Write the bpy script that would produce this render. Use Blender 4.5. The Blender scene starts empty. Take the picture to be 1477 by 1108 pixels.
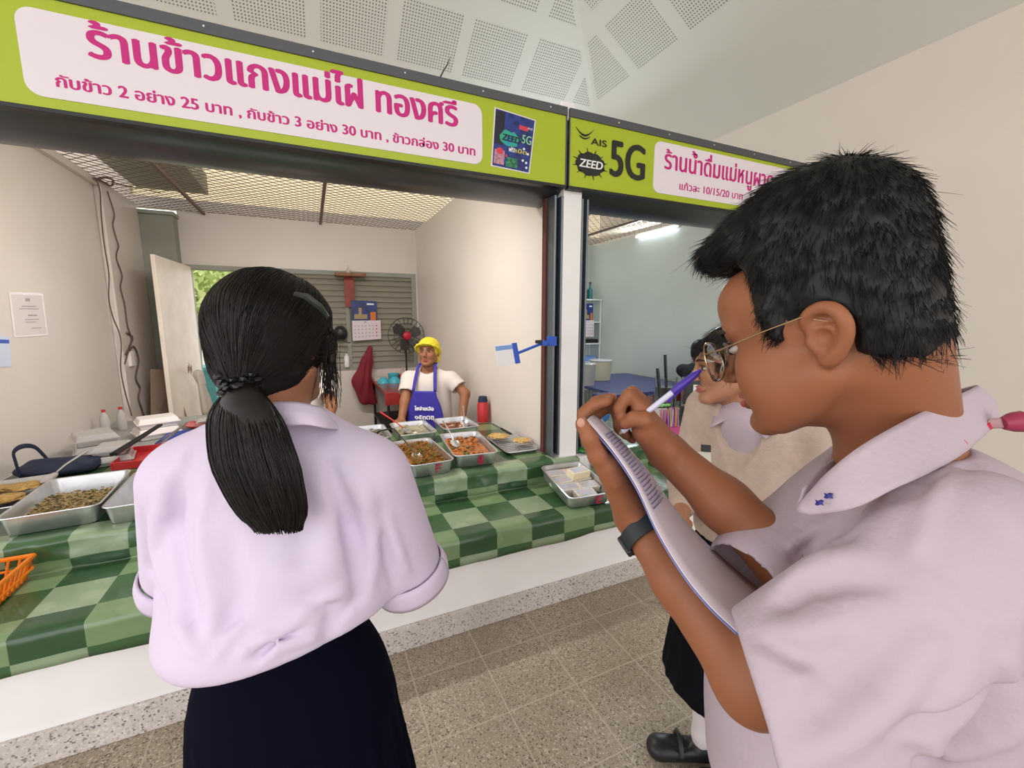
import bpy, bmesh, math, random
import numpy as np
from mathutils import Vector, Matrix, noise as mnoise
random.seed(7); RNG = np.random.RandomState(7)
scene = bpy.context.scene; COL = scene.collection
PI = math.pi

# ---------------- camera ----------------
F_PX, CX, CY = 625.0, 738.5, 554.0
YAW, PIT, CAM_H, CAM_D = math.radians(24.8), math.radians(8.6), 1.55, 1.892
cam = bpy.data.cameras.new('camera'); camo = bpy.data.objects.new('camera', cam); COL.objects.link(camo)
cam.sensor_fit = 'HORIZONTAL'; cam.sensor_width = 36.0; cam.lens = 36.0 * F_PX / 1477.0
cam.clip_start = 0.02; cam.clip_end = 300
camo.location = (0, -CAM_D, CAM_H); camo.rotation_euler = (PI/2 - PIT, 0, -YAW)
scene.camera = camo
CAMP = np.array([0, -CAM_D, CAM_H])
CR = np.array([math.cos(YAW), -math.sin(YAW), 0.0]); FH = np.array([math.sin(YAW), math.cos(YAW), 0.0])
CF = FH*math.cos(PIT) + np.array([0, 0, -math.sin(PIT)]); CU = np.cross(CR, CF)
def J(px, py, d):            # a point seen at a pixel, d metres deep
    return CAMP + d*(CF + CR*(px-CX)/F_PX - CU*(py-CY)/F_PX)

# ---------------- world, daylight, exposure ----------------
world = bpy.data.worlds.new('daylight'); scene.world = world; world.use_nodes = True
wn = world.node_tree.nodes; bg = wn['Background']
bg.inputs[0].default_value = (1.0, 0.975, 0.975, 1); bg.inputs[1].default_value = 2.15
scene.view_settings.view_transform = 'Standard'; scene.view_settings.look = 'None'
scene.view_settings.gamma = 1.0; scene.view_settings.use_curve_mapping = False
scene.view_settings.exposure = 0.12
scene.cycles.max_bounces = 10; scene.cycles.diffuse_bounces = 6; scene.cycles.transparent_max_bounces = 8
scene.cycles.caustics_reflective = False; scene.cycles.caustics_refractive = False
def area_light(name, loc, rot, sx, sy, power, color=(1, 1, 1), portal=False):
    l = bpy.data.lights.new(name, 'AREA'); l.shape = 'RECTANGLE'; l.size = sx; l.size_y = sy; l.energy = power; l.color = color
    o = bpy.data.objects.new(name, l); COL.objects.link(o); o.location = loc; o.rotation_euler = rot
    return o
# daylight from the open side of the hall (behind the photographer) and its open left end
area_light('open_side_daylight', (0.5, -6.3, 2.3), (PI/2, 0, 0), 10, 3.6, 28, (1.0, .97, .97))
area_light('open_end_daylight', (-6.4, -2.0, 2.3), (PI/2, 0, -PI/2), 7, 3.4, 70, (1.0, .97, .95))

# ---------------- materials ----------------
MATS = {}
def mat(name, col=(.8, .8, .8), rough=.6, metal=0.0, nz=0.0, ns=8.0, bump=0.0, bs=60.0, spec=.5, trans=0.0, alpha=1.0,
        emit=None, es=0.0, coat=0.0, sub=0.0, ior=1.45, col2=None):
    if name in MATS: return MATS[name]
    m = bpy.data.materials.new(name); m.use_nodes = True; MATS[name] = m
    nt = m.node_tree; b = nt.nodes['Principled BSDF']
    b.inputs['Base Color'].default_value = (*col, 1); b.inputs['Roughness'].default_value = rough
    b.inputs['Metallic'].default_value = metal; b.inputs['Specular IOR Level'].default_value = spec
    b.inputs['Transmission Weight'].default_value = trans; b.inputs['Alpha'].default_value = alpha
    b.inputs['IOR'].default_value = ior; b.inputs['Coat Weight'].default_value = coat
    if sub: b.inputs['Subsurface Weight'].default_value = sub; b.inputs['Subsurface Radius'].default_value = (.02, .007, .004); b.inputs['Subsurface Scale'].default_value = .5
    if emit: b.inputs['Emission Color'].default_value = (*emit, 1); b.inputs['Emission Strength'].default_value = es
    if nz or bump or col2:
        g = nt.nodes.new('ShaderNodeNewGeometry')
    if nz or col2:
        n = nt.nodes.new('ShaderNodeTexNoise'); n.inputs['Scale'].default_value = ns; n.inputs['Detail'].default_value = 5
        nt.links.new(g.outputs['Position'], n.inputs['Vector'])
        mx = nt.nodes.new('ShaderNodeMix'); mx.data_type = 'RGBA'
        c2 = col2 if col2 else tuple(max(0, c*(1-nz)) for c in col)
        mx.inputs['A'].default_value = (*col, 1); mx.inputs['B'].default_value = (*c2, 1)
        rp = nt.nodes.new('ShaderNodeMapRange'); rp.inputs['From Min'].default_value = .35; rp.inputs['From Max'].default_value = .65
        nt.links.new(n.outputs['Fac'], rp.inputs['Value']); nt.links.new(rp.outputs['Result'], mx.inputs['Factor'])
        nt.links.new(mx.outputs['Result'], b.inputs['Base Color'])
    if bump:
        n2 = nt.nodes.new('ShaderNodeTexNoise'); n2.inputs['Scale'].default_value = bs; n2.inputs['Detail'].default_value = 4
        nt.links.new(g.outputs['Position'], n2.inputs['Vector'])
        bp = nt.nodes.new('ShaderNodeBump'); bp.inputs['Strength'].default_value = bump; bp.inputs['Distance'].default_value = .01
        nt.links.new(n2.outputs['Fac'], bp.inputs['Height']); nt.links.new(bp.outputs['Normal'], b.inputs['Normal'])
    return m
def N(nt, t, **k):
    n = nt.nodes.new(t)
    for a, v in k.items():
        if a.startswith('i_'): n.inputs[a[2:]].default_value = v
        else: setattr(n, a, v)
    return n
def mth(nt, op, a, b=None, c=None):
    n = nt.nodes.new('ShaderNodeMath'); n.operation = op
    for i, v in enumerate((a, b, c)):
        if v is None: continue
        if isinstance(v, (int, float)): n.inputs[i].default_value = v
        else: nt.links.new(v, n.inputs[i])
    return n.outputs[0]
def mixc(nt, f, a, b):
    n = nt.nodes.new('ShaderNodeMix'); n.data_type = 'RGBA'
    for s, v in (('Factor', f), ('A', a), ('B', b)):
        if isinstance(v, (int, float)): n.inputs[s].default_value = v
        elif isinstance(v, tuple): n.inputs[s].default_value = (*v, 1) if len(v) == 3 else v
        else: nt.links.new(v, n.inputs[s])
    return n.outputs['Result']

# ---------------- object helpers ----------------
def setp(o, label=None, cat=None, group=None, kind=None):
    if label: o['label'] = label
    if cat: o['category'] = cat
    if group: o['group'] = group
    if kind: o['kind'] = kind
    return o
def empty(name, loc, label=None, cat=None, group=None, rz=0.0):
    o = bpy.data.objects.new(name, None); COL.objects.link(o); o.location = loc; o.rotation_euler = (0, 0, rz)
    o.empty_display_size = .05
    return setp(o, label, cat, group)
def link(name, me, m=None, parent=None, world_coords=True, smooth=False):
    if m is not None and not me.materials: me.materials.append(m)
    o = bpy.data.objects.new(name, me); COL.objects.link(o)
    if smooth: me.polygons.foreach_set('use_smooth', [True]*len(me.polygons))
    if parent is not None:
        o.parent = parent
        if world_coords: o.matrix_parent_inverse = MW(parent).inverted()
    return o
def MW(o):
    m = Matrix.LocRotScale(o.location, o.rotation_euler, o.scale)
    if o.parent: m = MW(o.parent) @ o.matrix_parent_inverse @ m
    return m
def catmull(P, n):
    P = [np.array(p, float) for p in P]; P = [2*P[0]-P[1]]+P+[2*P[-1]-P[-2]]; out = []; m = len(P)-3
    for q in range(n+1):
        t = q/n*m; i = min(int(t), m-1); t -= i; a, b, c, d = P[i:i+4]
        out.append(.5*((2*b)+(c-a)*t+(2*a-5*b+4*c-d)*t*t+(3*b-3*c+d-a)*t**3))
    return out
class MB:
    """collects shapes into one bmesh"""
    def __init__(s): s.bm = bmesh.new()
    def box(s, x0, x1, y0, y1, z0, z1, M=None):
        vs = [s.bm.verts.new(Vector(p)) for p in ((x0,y0,z0),(x1,y0,z0),(x1,y1,z0),(x0,y1,z0),(x0,y0,z1),(x1,y0,z1),(x1,y1,z1),(x0,y1,z1))]
        if M is not None:
            for v in vs: v.co = M @ v.co
        for f in ((0,3,2,1),(4,5,6,7),(0,1,5,4),(1,2,6,5),(2,3,7,6),(3,0,4,7)): s.bm.faces.new([vs[i] for i in f])
        return s
    def tube(s, pts, r, n=8, caps=True):
        pts = [Vector(p) for p in pts]; rs = r if isinstance(r, (list, tuple)) else [r]*len(pts)
        rings = []; up = None
        for i, p in enumerate(pts):
            t = (pts[min(i+1, len(pts)-1)] - pts[max(i-1, 0)]).normalized()
            if up is None: up = t.orthogonal().normalized()
            up = (up - t*up.dot(t)); up = up.normalized() if up.length > 1e-6 else t.orthogonal().normalized()
            sd = t.cross(up)
            rings.append([s.bm.verts.new(p + (up*math.cos(2*PI*k/n) + sd*math.sin(2*PI*k/n))*rs[i]) for k in range(n)])
        for a, b in zip(rings, rings[1:]):
            for k in range(n): s.bm.faces.new((a[k], a[(k+1) % n], b[(k+1) % n], b[k]))
        if caps: s.bm.faces.new(rings[0][::-1]); s.bm.faces.new(rings[-1])
        return s
    def lathe(s, prof, c=(0, 0, 0), n=24, M=None, closed=False):
        rings = []
        for (r, z) in prof:
            ring = [s.bm.verts.new(Vector((c[0]+r*math.cos(2*PI*k/n), c[1]+r*math.sin(2*PI*k/n), c[2]+z))) for k in range(n)]
            if M is not None:
                for v in ring: v.co = M @ v.co
            rings.append(ring)
        for a, b in zip(rings, rings[1:]):
            for k in range(n): s.bm.faces.new((a[k], a[(k+1) % n], b[(k+1) % n], b[k]))
        if closed: s.bm.faces.new(rings[0][::-1]); s.bm.faces.new(rings[-1])
        return s
    def prism(s, pts, a, b, axis='y', M=None):
        """polygon (2D pts) extruded from a to b along an axis"""
        def P(u, v, w): return {'y': (u, w, v), 'z': (u, v, w), 'x': (w, u, v)}[axis]
        A = [s.bm.verts.new(Vector(P(u, v, a))) for u, v in pts]; B = [s.bm.verts.new(Vector(P(u, v, b))) for u, v in pts]
        if M is not None:
            for v in A+B: v.co = M @ v.co
        s.bm.faces.new(A[::-1]); s.bm.faces.new(B)
        for k in range(len(pts)): s.bm.faces.new((A[k], A[(k+1) % len(pts)], B[(k+1) % len(pts)], B[k]))
        return s
    def blob(s, c, rx, ry, rz, sub=2, jit=0.0, M=None, seed=0):
        r = bmesh.ops.create_icosphere(s.bm, subdivisions=sub, radius=1.0)
        for v in r['verts']:
            k = 1 + jit*mnoise.noise(v.co*2.3 + Vector((seed*7.1, seed*3.3, 0)))
            p = Vector((v.co.x*rx*k, v.co.y*ry*k, v.co.z*rz*k))
            if M is not None: p = M @ p
            v.co = p + Vector(c)
        return s
    def mesh(s, name='m', bevel=0.0, seg=2):
        bmesh.ops.recalc_face_normals(s.bm, faces=s.bm.faces)
        if bevel:
            es = [e for e in s.bm.edges if len(e.link_faces) == 2 and e.calc_face_angle(0) > .6]
            bmesh.ops.bevel(s.bm, geom=es, offset=bevel, segments=seg, affect='EDGES', profile=.5)
        me = bpy.data.meshes.new(name); s.bm.to_mesh(me); s.bm.free(); return me
    def build(s, name, m, parent=None, bevel=0.0, smooth=False, seg=2):
        me = s.mesh(name, bevel, seg)
        o = link(name, me, m, parent)
        if smooth: shade(o)
        return o
def shade(o, ang=40):
    me = o.data
    me.polygons.foreach_set('use_smooth', [True]*len(me.polygons))
    try: me.set_sharp_from_angle(angle=math.radians(ang))
    except Exception: pass
    return o
def box(name, m, x0, x1, y0, y1, z0, z1, parent=None, bevel=0.0, M=None):
    return MB().box(x0, x1, y0, y1, z0, z1, M).build(name, m, parent, bevel)
def struct(o): o['kind'] = 'structure'; return o
def pydata(name, V, Fc, m, parent=None, smooth=True):
    me = bpy.data.meshes.new(name)
    V = np.asarray(V, dtype=np.float32); Fc = np.asarray(Fc, dtype=np.int32); nf, k = Fc.shape
    me.vertices.add(len(V)); me.vertices.foreach_set('co', V.ravel())
    me.loops.add(nf*k); me.loops.foreach_set('vertex_index', Fc.ravel())
    me.polygons.add(nf); me.polygons.foreach_set('loop_start', np.arange(0, nf*k, k, dtype=np.int32))
    me.update(calc_edges=True)
    if smooth: me.polygons.foreach_set('use_smooth', np.ones(nf, bool))
    return link(name, me, m, parent)
def copy_tree(o, parent=None):
    c = o.copy(); COL.objects.link(c)
    if parent: c.parent = parent
    for ch in list(o.children): copy_tree(ch, c)
    return c

# ---------------- lettering ----------------
def text_mesh(name, s, m, x0, x1, zbase, zcap, origin, ux, uz, parent=None, bold=0.0, depth=.0015, raise_marks=(), slant=0.0, fit=None):
    """text fitted between x0..x1 wide, its tall letters from zbase to zcap; laid in the plane origin + u*ux + v*uz"""
    cu = bpy.data.curves.new(name, 'FONT'); cu.body = s; cu.size = 1.0; cu.extrude = 0.0; cu.resolution_u = 4
    m0 = bpy.data.materials.new('tmp'); [cu.materials.append(m0) for _ in range(5)]
    for i in raise_marks: cu.body_format[i].material_index = 1
    for i, ch in enumerate(s):
        if ch == 'ห': cu.body_format[i].material_index = 2
        if ch in 'ัิีึื่้๊๋์็': cu.body_format[i].material_index = 4 if i in raise_marks else 3
    to = bpy.data.objects.new(name, cu); COL.objects.link(to)
    dg = bpy.context.evaluated_depsgraph_get(); me = bpy.data.meshes.new_from_object(to.evaluated_get(dg), depsgraph=dg)
    bpy.data.objects.remove(to); bpy.data.curves.remove(cu)
    V = np.zeros(len(me.vertices)*3, np.float32); me.vertices.foreach_get('co', V); V = V.reshape(-1, 3)
    Fs = [tuple(p.vertices) for p in me.polygons]; mi = [p.material_index for p in me.polygons]
    ks = []                                # the letter ho hip is redrawn from strokes
    seen = [f for f, k in zip(Fs, mi) if k == 2]
    xs = sorted(V[i, 0] for f in seen for i in f)
    while xs:
        a = xs[0]; ks.append(a); xs = [x for x in xs if x > a+.47]
    keep = [(f, k) for f, k in zip(Fs, mi) if k != 2]; Fs = [f for f, k in keep]; mi = [k for f, k in keep]; extra = []
    for a in ks:
        for poly in (((0, 0), (.088, 0), (.088, .55), (0, .55)), ((.085, .17), (.085, .29), (.315, .55), (.425, .55)),
                     ((.15, .27), (.20, .39), (.26, .37), (.25, .30)), ((.20, .39), (.30, .40), (.29, .29), (.25, .31)), ((.30, .40), (.365, .34), (.375, .26), (.285, .26)), ((.375, .27), (.375, 0), (.285, 0), (.285, .27))):
            b = len(V)+len(extra); extra += [(a+x, y, 0) for x, y in poly]; Fs.append((b, b+1, b+2, b+3)); mi.append(0)
    if extra: V = np.concatenate([V, np.array(extra, np.float32)])
    up = set()
    for f, k in zip(Fs, mi):
        if k in (1, 4): up.update(f)
    cmpv = sorted({i for f, k in zip(Fs, mi) if k >= 3 for i in f}); V[cmpv, 1] = .580+(V[cmpv, 1]-.60)*.68
    for i in up: V[i, 1] += .125
    capz = .70
    used = sorted({i for f in Fs for i in f}); w0, w1 = V[used, 0].min(), V[used, 0].max()
    sx = (x1-x0)/(w1-w0); sz = (zcap-zbase)/capz
    ux = Vector(ux); uz = Vector(uz); nn = ux.cross(uz).normalized(); og = Vector(origin)
    VV, FF = [], []; offs = [(0, 0)] if not bold else [(-bold, 0), (bold, 0), (0, -bold*.4), (0, bold*.4)]
    for q, (du, dv) in enumerate(offs):
        base = len(VV)
        for v in V:
            a = x0 + (v[0]-w0)*sx + du + slant*v[1]*sz; b = zbase + v[1]*sz + dv
            VV.append(og + ux*a + uz*b + nn*(depth + .00012*q))
        for f in Fs: FF.append([base+i for i in f])
    me2 = bpy.data.meshes.new(name); me2.from_pydata([tuple(v) for v in VV], [], FF); me2.update()
    return link(name, me2, m, parent)

# ---------------- implicit modelling ----------------
def rot_to(z, hint=(0, 0, 1)):
    """3x3 with columns x,y,z whose z follows the given direction"""
    z = np.array(z, float); z /= np.linalg.norm(z); h = np.array(hint, float)
    x = np.cross(h, z)
    if np.linalg.norm(x) < 1e-3: x = np.cross(np.array([0, 1., 0]), z)
    x /= np.linalg.norm(x); y = np.cross(z, x); return np.stack([x, y, z], 1)
class SDF:
    def __init__(s, lo, hi, h):
        lo, hi = np.minimum(lo, hi), np.maximum(lo, hi)
        s.lo = np.array(lo, np.float32); s.h = h
        s.n = np.ceil((np.array(hi)-s.lo)/h).astype(int)+1
        s.f = np.full(tuple(s.n), .06, np.float32)
    def reg(s, lo, hi):
        a = np.clip(np.floor((np.array(lo)-s.lo)/s.h).astype(int), 0, s.n); b = np.clip(np.ceil((np.array(hi)-s.lo)/s.h).astype(int)+1, 0, s.n)
        if np.any(b <= a): return None
        sl = tuple(slice(i, j) for i, j in zip(a, b))
        ax = [s.lo[i]+s.h*np.arange(a[i], b[i], dtype=np.float32) for i in range(3)]
        X, Y, Z = np.meshgrid(*ax, indexing='ij', sparse=True)
        return sl, X, Y, Z
    def comb(s, sl, d, k, op):
        f = s.f[sl]
        if op == 'add':
            if k > 0: hh = np.clip(.5+.5*(f-d)/k, 0, 1); s.f[sl] = f+(d-f)*hh - k*hh*(1-hh)
            else: s.f[sl] = np.minimum(f, d)
        elif op == 'sub':
            d = -d
            if k > 0: hh = np.clip(.5-.5*(f-d)/k, 0, 1); s.f[sl] = f+(d-f)*hh + k*hh*(1-hh)
            else: s.f[sl] = np.maximum(f, d)
        elif op == 'int': s.f[sl] = np.maximum(f, d)
    def cone(s, a, b, ra, rb, k=.01, op='add'):
        a = np.array(a, float); b = np.array(b, float); m = max(ra, rb)+k+.02
        r = s.reg(np.minimum(a, b)-m, np.maximum(a, b)+m)
        if r is None: return s
        sl, X, Y, Z = r; d = b-a; L2 = max(d@d, 1e-12)
        t = np.clip(((X-a[0])*d[0]+(Y-a[1])*d[1]+(Z-a[2])*d[2])/L2, 0, 1)
        q = np.sqrt((X-a[0]-t*d[0])**2+(Y-a[1]-t*d[1])**2+(Z-a[2]-t*d[2])**2)-(ra+(rb-ra)*t)
        s.comb(sl, q, k, op); return s
    def flat(s, a, b, ra, rb, nrm, sq, k=.01, op='add'):
        """round cone squashed along nrm by factor sq (ellipse section)"""
        a = np.array(a, float); b = np.array(b, float); nrm = np.array(nrm, float); nrm /= np.linalg.norm(nrm); m = max(ra, rb)*max(1, sq)+k+.02
        r = s.reg(np.minimum(a, b)-m, np.maximum(a, b)+m)
        if r is None: return s
        sl, X, Y, Z = r; d = b-a; L2 = max(d@d, 1e-12)
        t = np.clip(((X-a[0])*d[0]+(Y-a[1])*d[1]+(Z-a[2])*d[2])/L2, 0, 1)
        x, y, z = X-a[0]-t*d[0], Y-a[1]-t*d[1], Z-a[2]-t*d[2]
        w = x*nrm[0]+y*nrm[1]+z*nrm[2]
        q = np.sqrt(np.maximum(x*x+y*y+z*z-w*w + (w/sq)**2, 1e-12))
        s.comb(sl, (q-(ra+(rb-ra)*t))*min(1, sq**.5), k, op); return s
    def ell(s, c, r3, R=None, k=.01, op='add'):
        c = np.array(c, float); r3 = np.array(r3, float); R = np.eye(3) if R is None else R; m = max(r3)+k+.02
        r = s.reg(c-m, c+m)
        if r is None: return s
        sl, X, Y, Z = r; x, y, z = X-c[0], Y-c[1], Z-c[2]
        l = [x*R[0, i]+y*R[1, i]+z*R[2, i] for i in range(3)]
        k0 = np.sqrt(sum((l[i]/r3[i])**2 for i in range(3)))+1e-9; k1 = np.sqrt(sum((l[i]/r3[i]**2)**2 for i in range(3)))+1e-9
        s.comb(sl, k0*(k0-1)/k1, k, op); return s
    def rbox(s, c, h3, rr, R=None, k=.01, op='add'):
        c = np.array(c, float); h3 = np.array(h3, float); R = np.eye(3) if R is None else R; m = np.linalg.norm(h3)+k+.02
        r = s.reg(c-m, c+m)
        if r is None: return s
        sl, X, Y, Z = r; x, y, z = X-c[0], Y-c[1], Z-c[2]
        q = [np.abs(x*R[0, i]+y*R[1, i]+z*R[2, i])-(h3[i]-rr) for i in range(3)]
        d = np.sqrt(sum(np.maximum(v, 0)**2 for v in q)) + np.minimum(np.maximum(np.maximum(q[0], q[1]), q[2]), 0)-rr
        s.comb(sl, d, k, op); return s
    def plane(s, p, nrm, k=0.0, op='sub'):
        """cut away everything on the side nrm points to"""
        nrm = np.array(nrm, float); nrm /= np.linalg.norm(nrm); p = np.array(p, float)
        r = s.reg(s.lo, s.lo+s.h*s.n)
        sl, X, Y, Z = r; d = -((X-p[0])*nrm[0]+(Y-p[1])*nrm[1]+(Z-p[2])*nrm[2])
        s.comb(sl, d, k, op); return s
    def fold(s, a, b, w, amp, k=None):
        """raise (amp>0) or press (amp<0) a soft crease from a to b"""
        a = np.array(a, float); b = np.array(b, float); m = w*2.5
        r = s.reg(np.minimum(a, b)-m, np.maximum(a, b)+m)
        if r is None: return s
        sl, X, Y, Z = r; d = b-a; L2 = max(d@d, 1e-12)
        t = np.clip(((X-a[0])*d[0]+(Y-a[1])*d[1]+(Z-a[2])*d[2])/L2, 0, 1)
        q2 = (X-a[0]-t*d[0])**2+(Y-a[1]-t*d[1])**2+(Z-a[2]-t*d[2])**2
        s.f[sl] -= (amp*np.exp(-q2/(w*w))*(1-.75*np.abs(2*t-1)**2)).astype(np.float32); return s
    def hit(s, px, py, near=.15, far=2.2):
        # first point of the surface met by the line of sight through a pixel of the reference
        t = np.arange(near, far, s.h*.7); P = CAMP+t[:, None]*(CF+CR*(px-CX)/F_PX-CU*(py-CY)/F_PX); i = np.round((P-s.lo)/s.h).astype(int)
        ok = ((i >= 0) & (i < s.n)).all(1); v = np.ones(len(t)); v[ok] = s.f[tuple(i[ok].T)]; w = np.where(v < 0)[0]
        return P[w[0]] if len(w) else None
    def creases(s, lst, sc=1.0):
        """cloth folds laid along lines on the surface: (points), width, height"""
        todo = []
        for pts, w, amp in lst:
            q = []
            for (a, b) in zip(pts, pts[1:]):
                for t in np.linspace(0, 1, 5)[:-1]: q.append((a[0]+(b[0]-a[0])*t, a[1]+(b[1]-a[1])*t))
            q.append(pts[-1]); H = [s.hit(*p) for p in q]; todo.append(([h for h in H if h is not None], w, amp*sc))
        for H, w, amp in todo:
            if len(H) < 3: continue
            X0 = np.min(H, 0)-w*2.5; X1 = np.max(H, 0)+w*2.5; r = s.reg(X0, X1)
            if r is None: continue
            sl, X, Y, Z = r; best = None; m = len(H)-1
            for i, (a, b) in enumerate(zip(H, H[1:])):
                d = b-a; L2 = max(d@d, 1e-10); t = np.clip(((X-a[0])*d[0]+(Y-a[1])*d[1]+(Z-a[2])*d[2])/L2, 0, 1)
                q2 = (X-a[0]-t*d[0])**2+(Y-a[1]-t*d[1])**2+(Z-a[2]-t*d[2])**2; e = np.exp(-q2/(w*w))*(1-.85*np.abs(2*(i+t)/m-1)**2)
                best = e if best is None else np.maximum(best, e)
            s.f[sl] -= (amp*best).astype(np.float32)
        return s
    def chain(s, pts, rs, k=.01):
        for (a, b, ra, rb) in zip(pts, pts[1:], rs, rs[1:]): s.cone(a, b, ra, rb, k)
        return s
    def mesh(s, smooth=0):
        f = s.f; n = f.shape; ins = f < 0
        c = np.zeros(tuple(k-1 for k in n), np.uint8)
        for i in (0, 1):
            for j in (0, 1):
                for k in (0, 1): c += ins[i:n[0]-1+i, j:n[1]-1+j, k:n[2]-1+k]
        act = np.argwhere((c > 0) & (c < 8)); idx = -np.ones(c.shape, np.int32); idx[tuple(act.T)] = np.arange(len(act))
        acc = np.zeros((len(act), 3)); cnt = np.zeros(len(act))
        cor = [(i, j, k) for i in (0, 1) for j in (0, 1) for k in (0, 1)]
        fv = {q: f[act[:, 0]+q[0], act[:, 1]+q[1], act[:, 2]+q[2]] for q in cor}
        for a in cor:
            for ax in range(3):
                if a[ax]: continue
                b = list(a); b[ax] = 1; b = tuple(b); fa, fb = fv[a], fv[b]; msk = (fa < 0) != (fb < 0)
                t = np.where(msk, fa/np.where(msk, fa-fb, 1), 0)
                p = np.tile(np.array(a, float), (len(act), 1)); p[:, ax] += t
                acc[msk] += p[msk]; cnt[msk] += 1
        V = s.lo + s.h*(act+acc/cnt[:, None])
        Q = []
        for ax in range(3):
            o1, o2 = [(1, 2), (2, 0), (0, 1)][ax]
            sa = [slice(0, m) for m in n]; sb = [slice(0, m) for m in n]; sa[ax] = slice(0, n[ax]-1); sb[ax] = slice(1, n[ax])
            A, B = ins[tuple(sa)], ins[tuple(sb)]; e = np.argwhere(A != B)
            e = e[(e[:, o1] > 0) & (e[:, o2] > 0) & (e[:, o1] < n[o1]-1) & (e[:, o2] < n[o2]-1)]
            if not len(e): continue
            flip = A[tuple(e.T)]
            def g(d1, d2):
                q = e.copy(); q[:, o1] -= d1; q[:, o2] -= d2; return idx[tuple(q.T)]
            q = np.stack([g(0, 0), g(1, 0), g(1, 1), g(0, 1)], 1); q[~flip] = q[~flip][:, ::-1]; Q.append(q)
        Q = np.concatenate(Q); Q = Q[(Q >= 0).all(1)]
        return V.astype(np.float32), Q
def sdf_obj(name, sd, m, parent=None, post=None):
    V, Q = sd.mesh()
    if post is not None: V = post(V)
    return pydata(name, V, Q, m, parent)
def ribbons(name, paths, widths, m, parent, tris=False):
    """paths: (n,k,3) points, widths (n,k); each a 3-sided strand of hair"""
    P = np.asarray(paths, np.float32); W = np.asarray(widths, np.float32); n, k, _ = P.shape
    T = np.gradient(P, axis=1); T /= np.linalg.norm(T, axis=2, keepdims=True)+1e-9
    A = np.cross(T, np.array([.3, .2, 1.0])); A /= np.linalg.norm(A, axis=2, keepdims=True)+1e-9; B = np.cross(T, A)
    V = np.stack([P+W[..., None]*(A*math.cos(a)+B*math.sin(a)) for a in (0, 2.1, 4.2)], 2)   # n,k,3,3
    V = V.reshape(-1, 3); base = (np.arange(n)*k*3)[:, None, None]+(np.arange(k-1)*3)[None, :, None]
    Q = []
    for s_ in range(3):
        t_ = (s_+1) % 3
        Q.append(np.stack([base[..., 0]+s_, base[..., 0]+t_, base[..., 0]+3+t_, base[..., 0]+3+s_], -1).reshape(-1, 4))
    return V, np.concatenate(Q)
def join_arrays(parts):
    Vs, Qs, b = [], [], 0
    for V, Q in parts: Vs.append(V); Qs.append(Q+b); b += len(V)
    return np.concatenate(Vs), np.concatenate(Qs)
# ======================= SETTING =======================
M_wall = mat('wall_paint_beige', (.74, .68, .63), .42, nz=.05, ns=1.6, bump=.05, bs=14)
M_wall2 = mat('wall_paint_green_white', (.70, .73, .69), .45, nz=.05, ns=1.6, bump=.04, bs=14)
M_hall = mat('hall_wall_paint', (.80, .72, .65), .6, nz=.04, ns=1.1)
M_white = mat('white_paint', (.88, .87, .87), .5, nz=.05, ns=4)
M_ceil = mat('ceiling_board', (.80, .79, .74), .8)
M_dark = mat('dark_steel', (.11, .115, .125), .30, metal=.7)
M_frame = mat('sign_frame_grey', (.10, .105, .115), .5, metal=.4)
M_conc = mat('grey_green_concrete', (.34, .35, .30), .7, nz=.15, ns=3)
M_black = mat('black_plastic', (.012, .012, .013), .4)
M_whitep = mat('white_plastic', (.82, .82, .83), .35)

def speckle(name, base, chips, scale, rough, dirt):
    m = bpy.data.materials.new(name); m.use_nodes = True; nt = m.node_tree; b = nt.nodes['Principled BSDF']; MATS[name] = m
    g = N(nt, 'ShaderNodeNewGeometry'); col = base
    vals = []
    v = N(nt, 'ShaderNodeTexVoronoi', i_Scale=scale, i_Randomness=1.0); nt.links.new(g.outputs['Position'], v.inputs['Vector'])
    sep = N(nt, 'ShaderNodeSeparateColor'); nt.links.new(v.outputs['Color'], sep.inputs['Color'])
    c = None
    cr = N(nt, 'ShaderNodeValToRGB'); nt.links.new(sep.outputs['Red'], cr.inputs['Fac'])
    el = cr.color_ramp.elements; cr.color_ramp.interpolation = 'CONSTANT'
    el[0].position = 0; el[0].color = (*base, 1); el[1].position = .62; el[1].color = (*chips[0], 1)
    for i, ch in enumerate(chips[1:]): e = el.new(.75+.09*i); e.color = (*ch, 1)
    n = N(nt, 'ShaderNodeTexNoise', i_Scale=2.2, i_Detail=4.0); nt.links.new(g.outputs['Position'], n.inputs['Vector'])
    rp = N(nt, 'ShaderNodeMapRange'); rp.inputs['From Min'].default_value = .4; rp.inputs['From Max'].default_value = .7; rp.inputs['To Max'].default_value = .55
    nt.links.new(n.outputs['Fac'], rp.inputs['Value'])
    o = mixc(nt, rp.outputs['Result'], cr.outputs['Color'], dirt); nt.links.new(o, b.inputs['Base Color'])
    n3 = N(nt, 'ShaderNodeTexNoise', i_Scale=5.0, i_Detail=3.0); nt.links.new(g.outputs['Position'], n3.inputs['Vector'])
    nt.links.new(mth(nt, 'MULTIPLY_ADD', n3.outputs['Fac'], .35, rough-.15), b.inputs['Roughness'])
    bp = N(nt, 'ShaderNodeBump', i_Strength=.12, i_Distance=.002); nt.links.new(sep.outputs['Green'], bp.inputs['Height']); nt.links.new(bp.outputs['Normal'], b.inputs['Normal'])
    return m
M_tile = speckle('washed_granite_tile', (.36, .30, .225), [(.26, .21, .155), (.47, .41, .33), (.10, .085, .07), (.58, .52, .44)], 190, .55, (.24, .20, .15))
M_kerb = speckle('grey_terrazzo', (.60, .55, .53), [(.46, .42, .40), (.70, .66, .64), (.16, .15, .15), (.70, .66, .62)], 150, .55, (.40, .36, .33))
M_grout = mat('grout', (.47, .41, .33), .8)

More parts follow.
